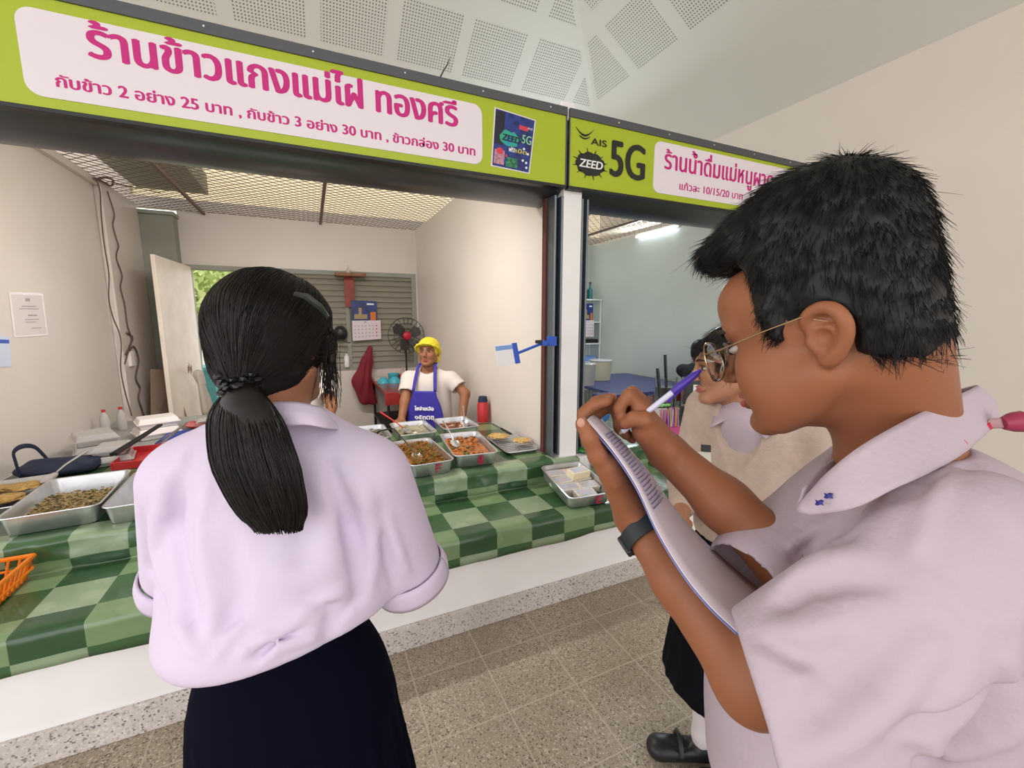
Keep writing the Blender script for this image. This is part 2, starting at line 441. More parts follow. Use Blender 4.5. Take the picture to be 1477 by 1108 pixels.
fl = struct(box('floor', M_grout, -6.4, 4.8, -6.4, 0, -.12, -.0007))
T0 = .315; tm = None; kk = 0
for j in range(7):
    for i in range(-6, 14):
        x0 = .31-.315+T0*i; y1 = .115-.315*j
        if y1-T0 > 0: continue
        ya = max(y1-T0, -9); yb = min(y1, 0)
        if yb-ya < .05: continue
        key = round(yb-ya, 3)
        if tm is None: tm = {}
        if key not in tm: tm[key] = MB().box(.0018, T0-.0018, .0018, key-.0018, -.02, 0).mesh('tile', .0015, 1); tm[key].materials.append(M_tile)
        o = bpy.data.objects.new('tile', tm[key]); COL.objects.link(o); o.parent = fl; o.location = (x0, ya, random.uniform(-.0006, .0004))
far = box('floor_far', M_tile, -6.4, 4.8, -6.4, .115-.315*7-.004, -.02, 0, fl); far.name = 'tile_field'; far['kind'] = 'stuff'

# counter wall and kerb (whole row of stalls)
struct(box('wall_front', M_white, -6.4, 4.6, 0, .44, 0, .497))
struct(box('wall_ledge', M_white, -6.4, 1.5, .44, 1.575, 0, .640)); struct(box('wall_ledge_drinks', M_white, 1.5, 4.6, .44, 1.38, 0, .640))
struct(box('trim_1', M_kerb, -6.4, 4.6, -.018, 0, 0, .122, bevel=.003))
struct(box('floor_stall', M_tile, -6.4, 4.6, 1.38, 7.0, -.12, 0))
struct(box('ground', mat('outside_ground', (.42, .40, .34), .9, nz=.3), -40, 40, -40, 60, -.5, -.13))

M_sheet = bpy.data.materials.new('translucent_cream_sheet'); M_sheet.use_nodes = True; _n = M_sheet.node_tree; _b = _n.nodes['Principled BSDF']; _b.inputs['Base Color'].default_value = (.85, .79, .66, 1); _b.inputs['Roughness'].default_value = .6
_t = _n.nodes.new('ShaderNodeBsdfTranslucent'); _t.inputs['Color'].default_value = (.95, .88, .74, 1); _m = _n.nodes.new('ShaderNodeMixShader'); _m.inputs[0].default_value = .75
_n.links.new(_b.outputs[0], _m.inputs[1]); _n.links.new(_t.outputs[0], _m.inputs[2]); _n.links.new(_m.outputs[0], _n.nodes['Material Output'].inputs['Surface'])
struct(box('added_glow_sheet', M_sheet, -1.7, 4.6, 4.505, 4.51, 2.9, 3.62))  # translucent sheet added so cream light glows behind the mesh ceilings
# columns of the stall front
def column(n, x0, x1):
    c = struct(box(n, M_white, x0, x1, .49, .66, .60, 2.755, bevel=.004)); return c
column('wall_column_middle', 1.447, 1.578); column('wall_column_left', -1.80, -1.66)
struct(box('wall_cap_middle', M_white, 1.40, 1.50, .458, .57, 2.70, 2.80, bevel=.01))

# partitions of the stalls
struct(box('wall_right', M_wall, 1.41, 1.50, .62, 4.35, 0, 2.76))
struct(box('wall_partition', M_wall2, 1.50, 1.56, .66, 4.35, 0, 2.76))
wl = struct(box('wall_left', M_wall, -1.76, -1.64, .62, 4.35, 0, 2.76))
box('ledge', M_wall, -1.64, -1.60, .62, 4.16, 2.70, 2.76, wl, bevel=.004)
box('pilaster', M_wall, -1.64, -1.585, 3.25, 4.16, .0, 2.70, wl, bevel=.01)
struct(box('wall_pillar', M_conc, -1.64, -1.29, 4.16, 4.44, 0, 2.66, bevel=.006))
struct(box('trim_2', M_conc, -1.66, -1.27, 4.13, 4.46, 2.66, 2.70, bevel=.006))
struct(box('wall_beam', M_conc, -1.64, -.98, 3.0, 4.44, 2.98, 3.2))
WX0, WX1, WXM, WZ0, WZ1 = -1.26, 1.385, -.36, .86, 2.165
bw = M_wall
wb = struct(box('wall_back', bw, -1.29, WX0, 4.35, 4.47, 0, 2.76))
box('panel', bw, WX0, 1.41, 4.35, 4.47, WZ1, 2.76, wb); box('panel', bw, WXM, 1.41, 4.35, 4.47, 0, WZ0, wb); box('panel', bw, WX1, 1.41, 4.35, 4.47, WZ0, WZ1, wb)
struct(box('wall_back_drinks', M_wall2, 1.41, 4.6, 4.35, 4.47, 0, 2.78))
struct(box('wall_back_upper', M_hall, -6.4, -1.7, 4.42, 4.52, 2.76, 3.72)); struct(box('trim_5', M_hall, -1.7, 4.6, 4.42, 4.52, 2.78, 2.9))
struct(box('wall_back_left', M_hall, -6.4, -1.76, 4.35, 4.47, 0, 2.76))
struct(box('wall_drinks_right', M_wall2, 4.36, 4.6, .5, 4.35, 0, 2.74))
wh = struct(box('wall_hall_right', M_hall, 4.6, 4.75, -6.4, 4.5, 0, 3.78))
# hipped hall ceiling: two slopes that fall to the back and to the right, with perforated boards
def zA(y): return 4.88-.65*(y-2.49)
def zB(x): return 3.70-.65*(x-4.6)
ZT = 5.5; yT = 2.49-(ZT-4.88)/.65; xT = 4.6-(ZT-3.70)/.65
# hip line: zA(y)=zB(x)
hx = lambda y: 4.6-(zA(y)-3.70)/.65
yE = 4.5; xE = 4.9
mb = MB(); bm = mb.bm
def quadslab(pts, th=.03):
    a = [bm.verts.new(p) for p in pts]; b_ = [bm.verts.new((p[0], p[1], p[2]+th)) for p in pts]
    bm.faces.new(a); bm.faces.new(b_[::-1])
    for k in range(len(pts)): bm.faces.new((a[k], b_[k], b_[(k+1) % len(pts)], a[(k+1) % len(pts)]))
xh = hx(yE)
quadslab([(-6.4, yE, zA(yE)), (xh, yE, zA(yE)), (hx(yT), yT, ZT), (-6.4, yT, ZT)])
quadslab([(xE, -6.4, zB(xE)), (xE, yE, zB(xE)), (xh, yE, zA(yE)), (hx(yT), yT, ZT), (hx(yT), -6.4, ZT)])
quadslab([(-6.4, yT, ZT), (hx(yT), yT, ZT), (hx(yT), -6.4, ZT), (-6.4, -6.4, ZT)])
ce = struct(mb.build('ceiling', M_ceil))
def perf_mat():
    m = bpy.data.materials.new('perforated_board'); m.use_nodes = True; nt = m.node_tree; b = nt.nodes['Principled BSDF']
    uv = N(nt, 'ShaderNodeUVMap'); s = N(nt, 'ShaderNodeSeparateXYZ'); nt.links.new(uv.outputs[0], s.inputs[0])
    cells = []
    for ch in ('X', 'Y'):
        fr = mth(nt, 'FRACT', mth(nt, 'MULTIPLY', s.outputs[ch], 1/.0295)); cells.append(mth(nt, 'ABSOLUTE', mth(nt, 'SUBTRACT', fr, .5)))
    d = mth(nt, 'SQRT', mth(nt, 'ADD', mth(nt, 'POWER', cells[0], 2), mth(nt, 'POWER', cells[1], 2)))
    f = mth(nt, 'LESS_THAN', d, .235)
    nt.links.new(mixc(nt, f, (.78, .77, .72), (.20, .19, .17)), b.inputs['Base Color']); b.inputs['Roughness'].default_value = .8
    bp = N(nt, 'ShaderNodeBump', i_Strength=1.0, i_Distance=.006); bp.invert = True; nt.links.new(f, bp.inputs['Height']); nt.links.new(bp.outputs['Normal'], b.inputs['Normal'])
    return m
M_perf = perf_mat()
def board(poly, plane):
    """poly: list of (u,v) in plane coordinates; plane 'A' u=x v=y, plane 'B' u=y v=x"""
    k = 1/math.cos(math.atan(.65)); bm_ = bmesh.new(); uvl = bm_.loops.layers.uv.new('UVMap')
    def P(u, v, d): 
        return (u, v, zA(v)-d) if plane == 'A' else (v, u, zB(v)-d)
    lo = [bm_.verts.new(P(u, v, .0012)) for u, v in poly]; hi = [bm_.verts.new(P(u, v, -.001)) for u, v in poly]
    fs = [bm_.faces.new(lo), bm_.faces.new(hi[::-1])]
    for q in range(len(poly)): fs.append(bm_.faces.new((lo[q], hi[q], hi[(q+1) % len(poly)], lo[(q+1) % len(poly)])))
    vm = {}
    for v_, (u, w) in zip(lo+hi, poly+poly): vm[v_] = (u, w*k)
    for f_ in fs:
        for l in f_.loops: l[uvl].uv = vm[l.vert]
    bmesh.ops.recalc_face_normals(bm_, faces=bm_.faces)
    me = bpy.data.meshes.new('perforated_board'); bm_.to_mesh(me); bm_.free(); link('perforated_board', me, M_perf, ce)
def clip(poly, inside, inter):
    out = []
    for a, b in zip(poly, poly[1:]+poly[:1]):
        if inside(a): out.append(a)
        if inside(a) != inside(b): out.append(inter(a, b))
    return out
def clipline(poly, A, B, C):     # keep A*u+B*v+C >= 0
    g = lambda p: A*p[0]+B*p[1]+C
    return clip(poly, lambda p: g(p) >= 0, lambda a, b: tuple(a[i]+(b[i]-a[i])*g(a)/(g(a)-g(b)) for i in (0, 1)))
# hip: x = hx(y) = c + y  ->  hx is linear with slope 1
hc = hx(0)
for i in range(-5, 4):
    for j in range(-3, 2):
        x0 = 1.03+.75*i; y0 = 2.84+.665*j
        if y0 < yT-.1 or y0+.5 > 4.4: continue
        y0 = max(y0, yT+.02); p = [(x0, y0), (x0+.615, y0), (x0+.615, min(y0+.5, 4.4)), (x0, min(y0+.5, 4.4))]
        p = clipline(p, -1, 1, hc-.07)
        if len(p) > 2 and abs(sum(a[0]*b[1]-b[0]*a[1] for a, b in zip(p, p[1:]+p[:1]))) > .01: board(p, 'A')
for i in range(-4, 4):
    for j in range(-1, 2):
        y0 = 1.83+.75*i-.0; x0 = 3.09+.66*j-.66*0
        if x0 > 3.5: continue
        p = [(y0, x0), (y0+.60, x0), (y0+.60, x0+.5), (y0, x0+.5)]
        p = clipline(p, -1, 1, -hc-.07)
        if x0 < xT: continue
        if len(p) > 2 and abs(sum(a[0]*b[1]-b[0]*a[1] for a, b in zip(p, p[1:]+p[:1]))) > .01: board(p, 'B')

# expanded-metal ceilings over the two stalls with their steel bars
M_mesh = mat('mesh_wire', (.17, .14, .10), .6, metal=.3)
def mesh_ceiling(x0, x1, y0, y1, z, bars, name, label):
    px_, py_ = .105, .052
    lines = []; nr = int((y1-y0)/py_); nc = int((x1-x0)/(px_/2))
    for r in range(nr+1):
        xs = x0+np.arange(nc+1)*(px_/2); ph = (np.arange(nc+1)+r) % 2
        # hexagonal netting: short straight runs between the slopes
        ys = y0+r*py_+np.where(ph == 0, -py_*.46, py_*.46)
        lines.append(np.stack([xs, ys, np.full(nc+1, z)], 1))
    V, Q = ribbons('', np.array(lines), np.full((len(lines), nc+1), .0034), None, None)
    V[:, 2] += .002*np.sin(V[:, 0]*5)*np.cos(V[:, 1]*4)
    root = empty(name, ((x0+x1)/2, y0, z), None, None); root['kind'] = 'structure'
    o = pydata('wire_netting', V, Q, M_mesh, root, smooth=False); o['kind'] = 'stuff'
    for xb in bars: box('steel_bar', mat('rusty_bar', (.16, .11, .09), .6), xb-.014, xb+.014, y0, y1, z-.03, z-.002, root)
    return root
mesh_ceiling(-1.64, 1.41, .75, 4.35, 2.76, (-1.03, .20), 'ceiling_mesh_food_stall', '')
m2 = mesh_ceiling(1.56, 4.36, .75, 4.35, 2.76, (3.0, 3.75), 'ceiling_mesh_drinks_stall', '')

# window wall at the back: louvred steel leaf, frame, posts
wf = struct(box('window_1', M_conc, WXM-.05, WX1, 4.335, 4.40, WZ1-.055, WZ1))
box('window_frame', M_conc, WXM-.05, WXM, 4.335, 4.40, WZ0, WZ1-.055, wf); box('window_frame', M_conc, WX1-.06, WX1, 4.335, 4.40, WZ0, WZ1-.055, wf)
box('window_frame', M_conc, WXM, WX1-.06, 4.335, 4.40, WZ0, WZ0+.04, wf); box('window_frame', M_conc, .44, .49, 4.33, 4.40, WZ0+.04, WZ1-.055, wf)
M_slat = mat('louver_slat', (.30, .28, .225), .45, metal=.2)
ns_ = 17; sl = None
for (a, b) in ((WXM, .44), (.49, WX1-.06)):
    mb = MB(); mb.prism([(-.030, -.046), (-.024, -.048), (.03, .042), (.028, .046), (.012, .040)], a, b, 'x'); me = mb.mesh('louver_slat'); me.materials.append(M_slat)
    for i in range(ns_):
        o = bpy.data.objects.new('louver_slat', me); COL.objects.link(o); o.parent = wf; o.location = (0, 4.37, WZ0+.075+i*(WZ1-WZ0-.13)/(ns_-1))
# doorway: lintel, open white door leaf
dr = struct(box('door_1', M_conc, WX0, WXM-.05, 4.33, 4.47, WZ1-.05, WZ1)); box('door_frame', M_conc, WX0, WX0+.04, 4.33, 4.47, 0, WZ1-.05, dr)
box('door_frame', M_conc, WXM-.06, WXM-.01, 4.33, 4.47, 0, WZ1, dr)
Rl = Matrix.Translation((-1.225, 4.33, 0)) @ Matrix.Rotation(math.radians(-93.5), 4, 'Z')
dl = box('door_leaf', mat('cream_door', (.93, .84, .74), .45, nz=.1, ns=5), 0, 1.05, -.018, .018, .06, 2.14, dr, M=Rl, bevel=.003)
# painted mark on the door leaf
mk = MB()
for k in range(4): mk.blob((-1.185+.004*0, 3.62+.045*k, 1.02+.02*math.sin(k*2)), .003, .022, .05, 1, .4, seed=k)
mk.build('painted_mark', mat('brown_paint', (.30, .18, .12), .7), dr)
# outside the doorway: a low wall and a fence rail
struct(box('trim_3', mat('outside_wall', (.62, .56, .50), .8), -3.5, 1.0, 5.6, 5.7, 0, .75))
struct(box('trim_4', mat('far_eave', (.75, .74, .70), .7), -3.5, 2.0, 6.4, 6.5, 2.75, 2.83))

# shutter housing under the signs, guide rails
def shutter_housing(x0, x1):
    mb = MB(); prof = [(.503, 2.36), (.508, 2.34), (.53, 2.318), (.56, 2.298), (.61, 2.278), (.67, 2.264), (.73, 2.262), (.775, 2.275), (.80, 2.31), (.80, 2.62), (.503, 2.62)]
    mb.prism(prof, x0, x1, 'x'); return mb
hs = shutter_housing(-1.66, 1.447).build('shutter_housing', M_dark, smooth=True)
setp(hs, 'dark steel roller shutter housing above the food stall counter', 'shutter housing')
hs2 = shutter_housing(1.578, 4.355).build('shutter_housing', M_dark, smooth=True)
setp(hs2, 'dark steel roller shutter housing above the drinks stall', 'shutter housing')
M_rail = mat('rail_steel', (.20, .23, .26), .35, metal=.8)
def guide_rail(x0, x1, label, brown=None):
    r = empty('guide_rail', ((x0+x1)/2, .54, .655), label, 'shutter rail', 'shutter guide rails')
    box('rail_back', M_rail, x0, x1, .56, .60, .655, 2.285, r); box('rail_lip', M_rail, x0, x0+.013, .49, .56, .655, 2.285, r, .002)
    box('rail_lip', M_rail, x1-.013, x1, .49, .56, .655, 2.285, r, .002); box('rail_rib', M_rail, (x0+x1)/2-.006, (x0+x1)/2+.006, .53, .56, .655, 2.285, r, .001)
    if brown: box('red_oxide_strip', mat('red_oxide', (.10, .03, .022), .6), *brown, .575, .62, .655, 2.285, r, .002)
guide_rail(1.385, 1.446, 'blue-grey steel shutter rail left of the white column, red- on its side', (1.371, 1.385))
guide_rail(1.580, 1.632, 'dark steel shutter rail on the right side of the white column')

# ======================= SIGNS =======================
M_lime = mat('lime_sign_face', (.40, .50, .02), .4); M_plate = mat('pale_sign_plate', (.80, .74, .80), .4); M_mag = mat('magenta_print', (.58, .012, .21), .5)
M_blk = mat('black_print', (.012, .014, .012), .45); M_wht = mat('white_print', (.85, .85, .85), .5)
def rrect(x0, x1, z0, z1, r, n=6):
    p = []
    for (cx_, cz_, a0) in ((x1-r, z1-r, 0), (x0+r, z1-r, 90), (x0+r, z0+r, 180), (x1-r, z0+r, 270)):
        for k in range(n+1): a = math.radians(a0+90*k/n); p.append((cx_+r*math.cos(a), cz_+r*math.sin(a)))
    return p
UX, UZ = (1, 0, 0), (0, 0, 1); YS = .45
def sign_board(x0, x1, label):
    r = empty('sign_board', ((x0+x1)/2, YS, 2.33), label, 'sign')
    box('sign_face', M_lime, x0+.006, x1-.006, YS, YS+.03, 2.335, 2.715, r)
    box('sign_frame', M_frame, x0, x1, YS-.008, YS+.05, 2.715, 2.762, r, .002); box('sign_frame', M_black, x0, x1, YS-.004, YS+.05, 2.318, 2.335, r, .002)
    box('sign_edge', M_frame, x0, x0+.006, YS-.004, YS+.03, 2.335, 2.715, r); box('sign_edge', M_frame, x1-.008, x1, YS-.004, YS+.03, 2.335, 2.715, r)
    x = x0+.35
    while x < x1:
        MB().tube([(x, YS-.0075, 2.74), (x, YS-.012, 2.74)], .004, 6).build('rivet', M_whitep, r); x += .41
    return r
def T(par, s, m, x0, x1, zb, zc, **k): return text_mesh('lettering', s, m, x0, x1, zb, zc, (0, YS-k.pop('d', .0035), 0), UX, UZ, par, depth=k.pop('depth', .0), **k)
s1 = sign_board(-1.9, 1.436, 'long lime sign over the food stall, white plate with large magenta Thai lettering and prices')
MB().prism(rrect(-.90, .905, 2.372, 2.672, .05), YS-.003, YS, 'y').build('white_plate', M_plate, s1)
T(s1, 'ร้านข้าวแกงแม่ไฝ ทองศรี', M_mag, -.70, .765, 2.542, 2.663, bold=.006)
T(s1, 'กับข้าว 2 อย่าง 25 บาท , กับข้าว 3 อย่าง 30 บาท , ข้าวกล่อง 30 บาท', M_mag, -.81, .862, 2.415, 2.457, bold=.0024)
# poster stuck on the sign
def poster(par):
    A, B, Cc, D_ = (.985, 2.672), (1.222, 2.652), (1.185, 2.372), (.962, 2.382)
    def Pq(u, v):  # u right, v up (0..1)
        t = [(D_[i]*(1-u)+Cc[i]*u)*(1-v)+(A[i]*(1-u)+B[i]*u)*v for i in (0, 1)]; return t
    def quad(u0, u1, v0, v1, m, d, n='poster_print', rnd=.0):
        MB().prism([Pq(u0, v0), Pq(u1, v0), Pq(u1, v1), Pq(u0, v1)], YS-d, YS-.0005, 'y').build(n, m, pz)
    pz = MB().prism([Pq(-.03, -.02), Pq(1.03, -.02), Pq(1.03, 1.02), Pq(-.03, 1.02)], YS-.002, YS, 'y').build('sticker_poster', M_plate, par)
    quad(0, 1, 0, 1, mat('poster_blue', (.012, .018, .11), .35, nz=.9, ns=26, col2=(.02, .05, .28)), .003)
    quad(.0, .24, .40, .97, mat('poster_dark', (.01, .012, .03), .35), .0034)
    q = [Pq(.14+.33*(.5+.5*math.cos(a))*1.6*(1+.1*math.sin(5*a)), .40+.28*(.5+.5*math.sin(a))*(1+.08*math.cos(6*a))) for a in [2*PI*k/28 for k in range(28)]]
    MB().prism(q, YS-.0038, YS-.001, 'y').build('splash', mat('splash_print', (.03, .42, .16), .4, nz=.9, ns=14, col2=(.01, .30, .55)), pz)
    quad(.03, .30, .04, .30, mat('poster_pink', (.62, .30, .38), .5, nz=.5, ns=60), .0036); quad(.36, .66, .03, .20, mat('poster_green', (.05, .33, .15), .5, nz=.8, ns=60), .0036)
    quad(.62, .86, .76, .84, mat('poster_red', (.65, .05, .08), .5), .0036)
    q = [Pq(.17+.09*math.cos(a), .28+.06*math.sin(a)) for a in [2*PI*k/14 for k in range(14)]]; MB().prism(q, YS-.0042, YS-.001, 'y').build('red_disc', MATS['poster_red'], pz)
    def TT(s, m, u0, u1, v0, v1, **k):
        a, b, c_ = Pq(u0, v0), Pq(u1, v0), Pq(u0, v1); uu = Vector((b[0]-a[0], 0, b[1]-a[1])); L = uu.length; vv = Vector((c_[0]-a[0], 0, c_[1]-a[1]))
        text_mesh('lettering', s, m, 0, L, 0, vv.length, (a[0], YS-.0055, a[1]), uu.normalized(), vv.normalized(), pz, depth=0, **k)
    TT('ZEED', M_blk, .20, .66, .49, .60, bold=.002, slant=.15); TT('5G', mat('print_mint', (.25, .6, .35), .5), .72, .97, .52, .68, bold=.001)
    TT('AIS', M_wht, .84, .97, .80, .84); TT('ฟรี!', M_wht, .40, .56, .31, .39, bold=.001); TT('เน็ต', mat('print_yellow', (.75, .65, .05), .5), .58, .88, .32, .39, bold=.0008)
    for k, (u, v) in enumerate(((.80, .42), (.92, .34), (.80, .20), (.90, .17), (.92, .08), (.35, .22))):
        q = [Pq(u+.03*math.cos(a), v+.024*math.sin(a)) for a in [2*PI*i/10 for i in range(10)]]; MB().prism(q, YS-.004, YS-.001, 'y').build('icon_dot', M_wht if k < 5 else MATS['poster_red'], pz)
poster(s1)
s2 = sign_board(1.452, 4.58, 'lime sign over the drinks stall with black 5G lettering and a burst emblem')
MB().prism(rrect(2.10, 4.40, 2.372, 2.69, .05), YS-.003, YS, 'y').build('white_plate', M_plate, s2)
T(s2, '5G', M_blk, 1.755, 2.02, 2.432, 2.640, bold=.008); T(s2, 'AIS', M_blk, 1.605, 1.72, 2.588, 2.625, bold=.0015)
def swoosh(par):
    for k, (o_, w) in enumerate(((0, .011), (-.02, .007))):
        top = [(1.495+.13*t, 2.668+o_-.035*math.sin(PI*t)*1.0+.006*t) for t in [i/14 for i in range(15)]]
        bot = [(x, z-w*math.sin(PI*i/14)-.0004) for i, (x, z) in enumerate(top)]
        if k: top = top[3:12]; bot = bot[3:12]
        MB().prism(bot+top[::-1], YS-.004, YS, 'y').build('swoosh', M_blk, par)
swoosh(s2)
q = []
for k in range(72):
    a = 2*PI*k/72; rr = 1+.10*abs(math.sin(4.5*a)); q.append((1.605+.098*rr*math.cos(a), 2.475+.062*rr*math.sin(a)))
MB().prism(q, YS-.004, YS, 'y').build('burst', M_blk, s2)
for k in range(12):
    a = 2*PI*(k+.4)/12; c_, s_ = math.cos(a), math.sin(a); w = .004
    MB().prism([(1.605+.095*c_-w*s_, 2.475+.062*s_+w*c_), (1.605+.095*c_+w*s_, 2.475+.062*s_-w*c_), (1.605+.13*c_, 2.475+.09*s_)], YS-.004, YS, 'y').build('burst_ray', M_blk, s2)
T(s2, 'ZEED', M_wht, 1.522, 1.688, 2.452, 2.497, bold=.0022, slant=.2, d=.006)
line = 'ร้านน้ำดื่มแม่หนูผาด'
marks = [i for i, ch in enumerate(line) if (ch == '้' and i > 2 and line[i-1] == 'น' and i+1 < len(line) and line[i+1] == 'ำ') or (ch == '่' and line[i-1] == 'ื')]
T(s2, line, M_mag, 2.19, 3.27, 2.530, 2.645, bold=.0045, raise_marks=marks)
T(s2, 'แก้วละ 10/15/20 บาท', M_mag, 2.33, 2.95, 2.415, 2.462, bold=.0020)
# twig and torn scrap on top of the sign
tw = MB().tube([(.68, .45, 2.762), (.70, .44, 2.80), (.72, .45, 2.83), (.735, .45, 2.87)], [.004, .003, .003, .001], 5).build('dry_twig', mat('twig', (.06, .04, .03), .8))
setp(tw, 'thin dry twig sticking up from the sign frame', 'twig')

# ======================= TABLECLOTH =======================
def cloth_mat():
    m = bpy.data.materials.new('green_checked_vinyl'); m.use_nodes = True; nt = m.node_tree; b = nt.nodes['Principled BSDF']
    uv = N(nt, 'ShaderNodeUVMap'); s = N(nt, 'ShaderNodeSeparateXYZ'); nt.links.new(uv.outputs[0], s.inputs[0])
    i = mth(nt, 'FLOOR', mth(nt, 'DIVIDE', mth(nt, 'SUBTRACT', s.outputs['X'], -9.555), .195)); j = mth(nt, 'FLOOR', mth(nt, 'DIVIDE', mth(nt, 'ADD', s.outputs['Y'], 3.8), .195))
    j2 = mth(nt, 'MODULO', j, 2); i2 = mth(nt, 'MODULO', i, 2); ch = mth(nt, 'MODULO', mth(nt, 'ADD', i, j), 2)
    nz = N(nt, 'ShaderNodeTexNoise', i_Scale=14.0, i_Detail=6.0); nt.links.new(uv.outputs[0], nz.inputs['Vector'])
    vo = N(nt, 'ShaderNodeTexVoronoi', i_Scale=9.0); nt.links.new(uv.outputs[0], vo.inputs['Vector'])
    ring = mth(nt, 'MULTIPLY', mth(nt, 'LESS_THAN', vo.outputs['Distance'], .30), .35)
    pale = mixc(nt, ring, (.28, .37, .24), (.42, .49, .36)); mid = mixc(nt, ring, (.19, .29, .145), (.29, .38, .23))
    lights = mixc(nt, i2, pale, mid); darks = mixc(nt, i2, (.012, .06, .020), (.03, .095, .034))
    c = mixc(nt, ch, lights, darks)
    c = mixc(nt, mth(nt, 'MULTIPLY', nz.outputs['Fac'], .30), c, (.10, .17, .07))
    nt.links.new(c, b.inputs['Base Color']); b.inputs['Roughness'].default_value = .28; b.inputs['Coat Weight'].default_value = .35; b.inputs['Coat Roughness'].default_value = .12
    n2 = N(nt, 'ShaderNodeTexNoise', i_Scale=7.0, i_Detail=3.0, i_Distortion=1.2); nt.links.new(uv.outputs[0], n2.inputs['Vector'])
    bp = N(nt, 'ShaderNodeBump', i_Strength=.35, i_Distance=.012); nt.links.new(n2.outputs['Fac'], bp.inputs['Height']); nt.links.new(bp.outputs['Normal'], b.inputs['Normal'])
    return m
M_cloth = cloth_mat()
def checked_cloth(name, x0, x1, label, seed):
    prof = []                                  # (y, z, v)
    def seg(a, b, n):
        for k in range(n): t = k/n; prof.append((a[0]+(b[0]-a[0])*t, a[1]+(b[1]-a[1])*t))
    seg((1.565, .645), (.452, .645), 18); seg((.452, .645), (.436, .637), 2); seg((.436, .637), (.43, .515), 7); seg((.43, .515), (.415, .503), 2)
    seg((.415, .503), (-.016, .503), 8); seg((-.016, .503), (-.022, .497), 2); seg((-.022, .497), (-.024, .368), 5); prof.append((-.024, .368))
    v = [0]
    for a, b in zip(prof, prof[1:]): v.append(v[-1]+math.hypot(b[0]-a[0], b[1]-a[1]))
    e = [q for q, p in enumerate(prof) if abs(p[0]+.016) < 1e-6][0]; v = [v[e]-q for q in v]
    nx = int((x1-x0)/.02); bm_ = bmesh.new(); uvl = bm_.loops.layers.uv.new('UVMap'); G = []
    for i in range(nx+1):
        x = x0+(x1-x0)*i/nx; row = []
        for q, (y, z) in enumerate(prof):
            n1 = mnoise.noise(Vector((x*9, z*14+seed, y*3))); n2 = mnoise.noise(Vector((x*22, z*26, seed)))
            dy = dz = dx = 0
            if .43 <= y <= .46 and z < .64: dy = -.012-.012*n1-.007*n2; dx = .006*n1*0
            elif y < -.02: dy = -.006-.006*n1*(.5-z)*9; dz = .010*mnoise.noise(Vector((x*4, 3, seed))) if q == len(prof)-1 else 0
            elif z > .6: dz = .002+.003*max(0, n1)
            else: dz = .0015+.002*max(0, n1)
            row.append(bm_.verts.new((x, y+dy, z+dz)))
        G.append(row)
    for i in range(nx):
        for q in range(len(prof)-1):
            xm = x0+(x1-x0)*(i+.5)/nx
            if prof[q][0] > .47 and (xm < -1.632 or (1.402 < xm < 1.60)): continue
            if x0 > 1.5 and prof[q][0] > 1.40: continue
            f = bm_.faces.new((G[i][q], G[i+1][q], G[i+1][q+1], G[i][q+1])); f.smooth = True
            for l, (ii, qq) in zip(f.loops, ((i, q), (i+1, q), (i+1, q+1), (i, q+1))): l[uvl].uv = (x0+(x1-x0)*ii/nx, v[qq])
    me = bpy.data.meshes.new(name); bm_.to_mesh(me); bm_.free(); o = link(name, me, M_cloth)
    sm = o.modifiers.new('thick', 'SOLIDIFY'); sm.thickness = .0015; sm.offset = 1
    setp(o, label, 'tablecloth'); return o
checked_cloth('tablecloth', -1.95, 1.56, 'green checked vinyl tablecloth over the stepped food stall counter', 1.3)
checked_cloth('tablecloth', 1.66, 4.3, 'green checked cloth on the drinks stall counter beyond the column', 4.1)
# ======================= PROPS =======================
def onz(px, py, z): r = CF+CR*(px-CX)/F_PX-CU*(py-CY)/F_PX; return CAMP+r*(z-CAM_H)/r[2]
def ony(px, py, y): r = CF+CR*(px-CX)/F_PX-CU*(py-CY)/F_PX; return CAMP+r*(y+CAM_D)/r[1]
def onx(px, py, x): r = CF+CR*(px-CX)/F_PX-CU*(py-CY)/F_PX; return CAMP+r*x/r[0]
M_alu = mat('aluminium', (.68, .69, .71), .36, metal=.88, nz=.12, ns=20, bump=.05, bs=40)
M_red = mat('red_plastic', (.50, .03, .035), .35); M_redink = mat('red_ink', (.60, .03, .08), .5)
M_blue = mat('blue_plastic', (.02, .09, .50), .35); M_navy = mat('navy_cloth', (.012, .018, .045), .7)
M_chrome = mat('steel', (.70, .70, .72), .2, metal=1.0)
M_glass = mat('clear_plastic', (.95, .97, .98), .08, trans=.95, ior=1.12)
M_foam = mat('foam_white', (.80, .74, .72), .5)

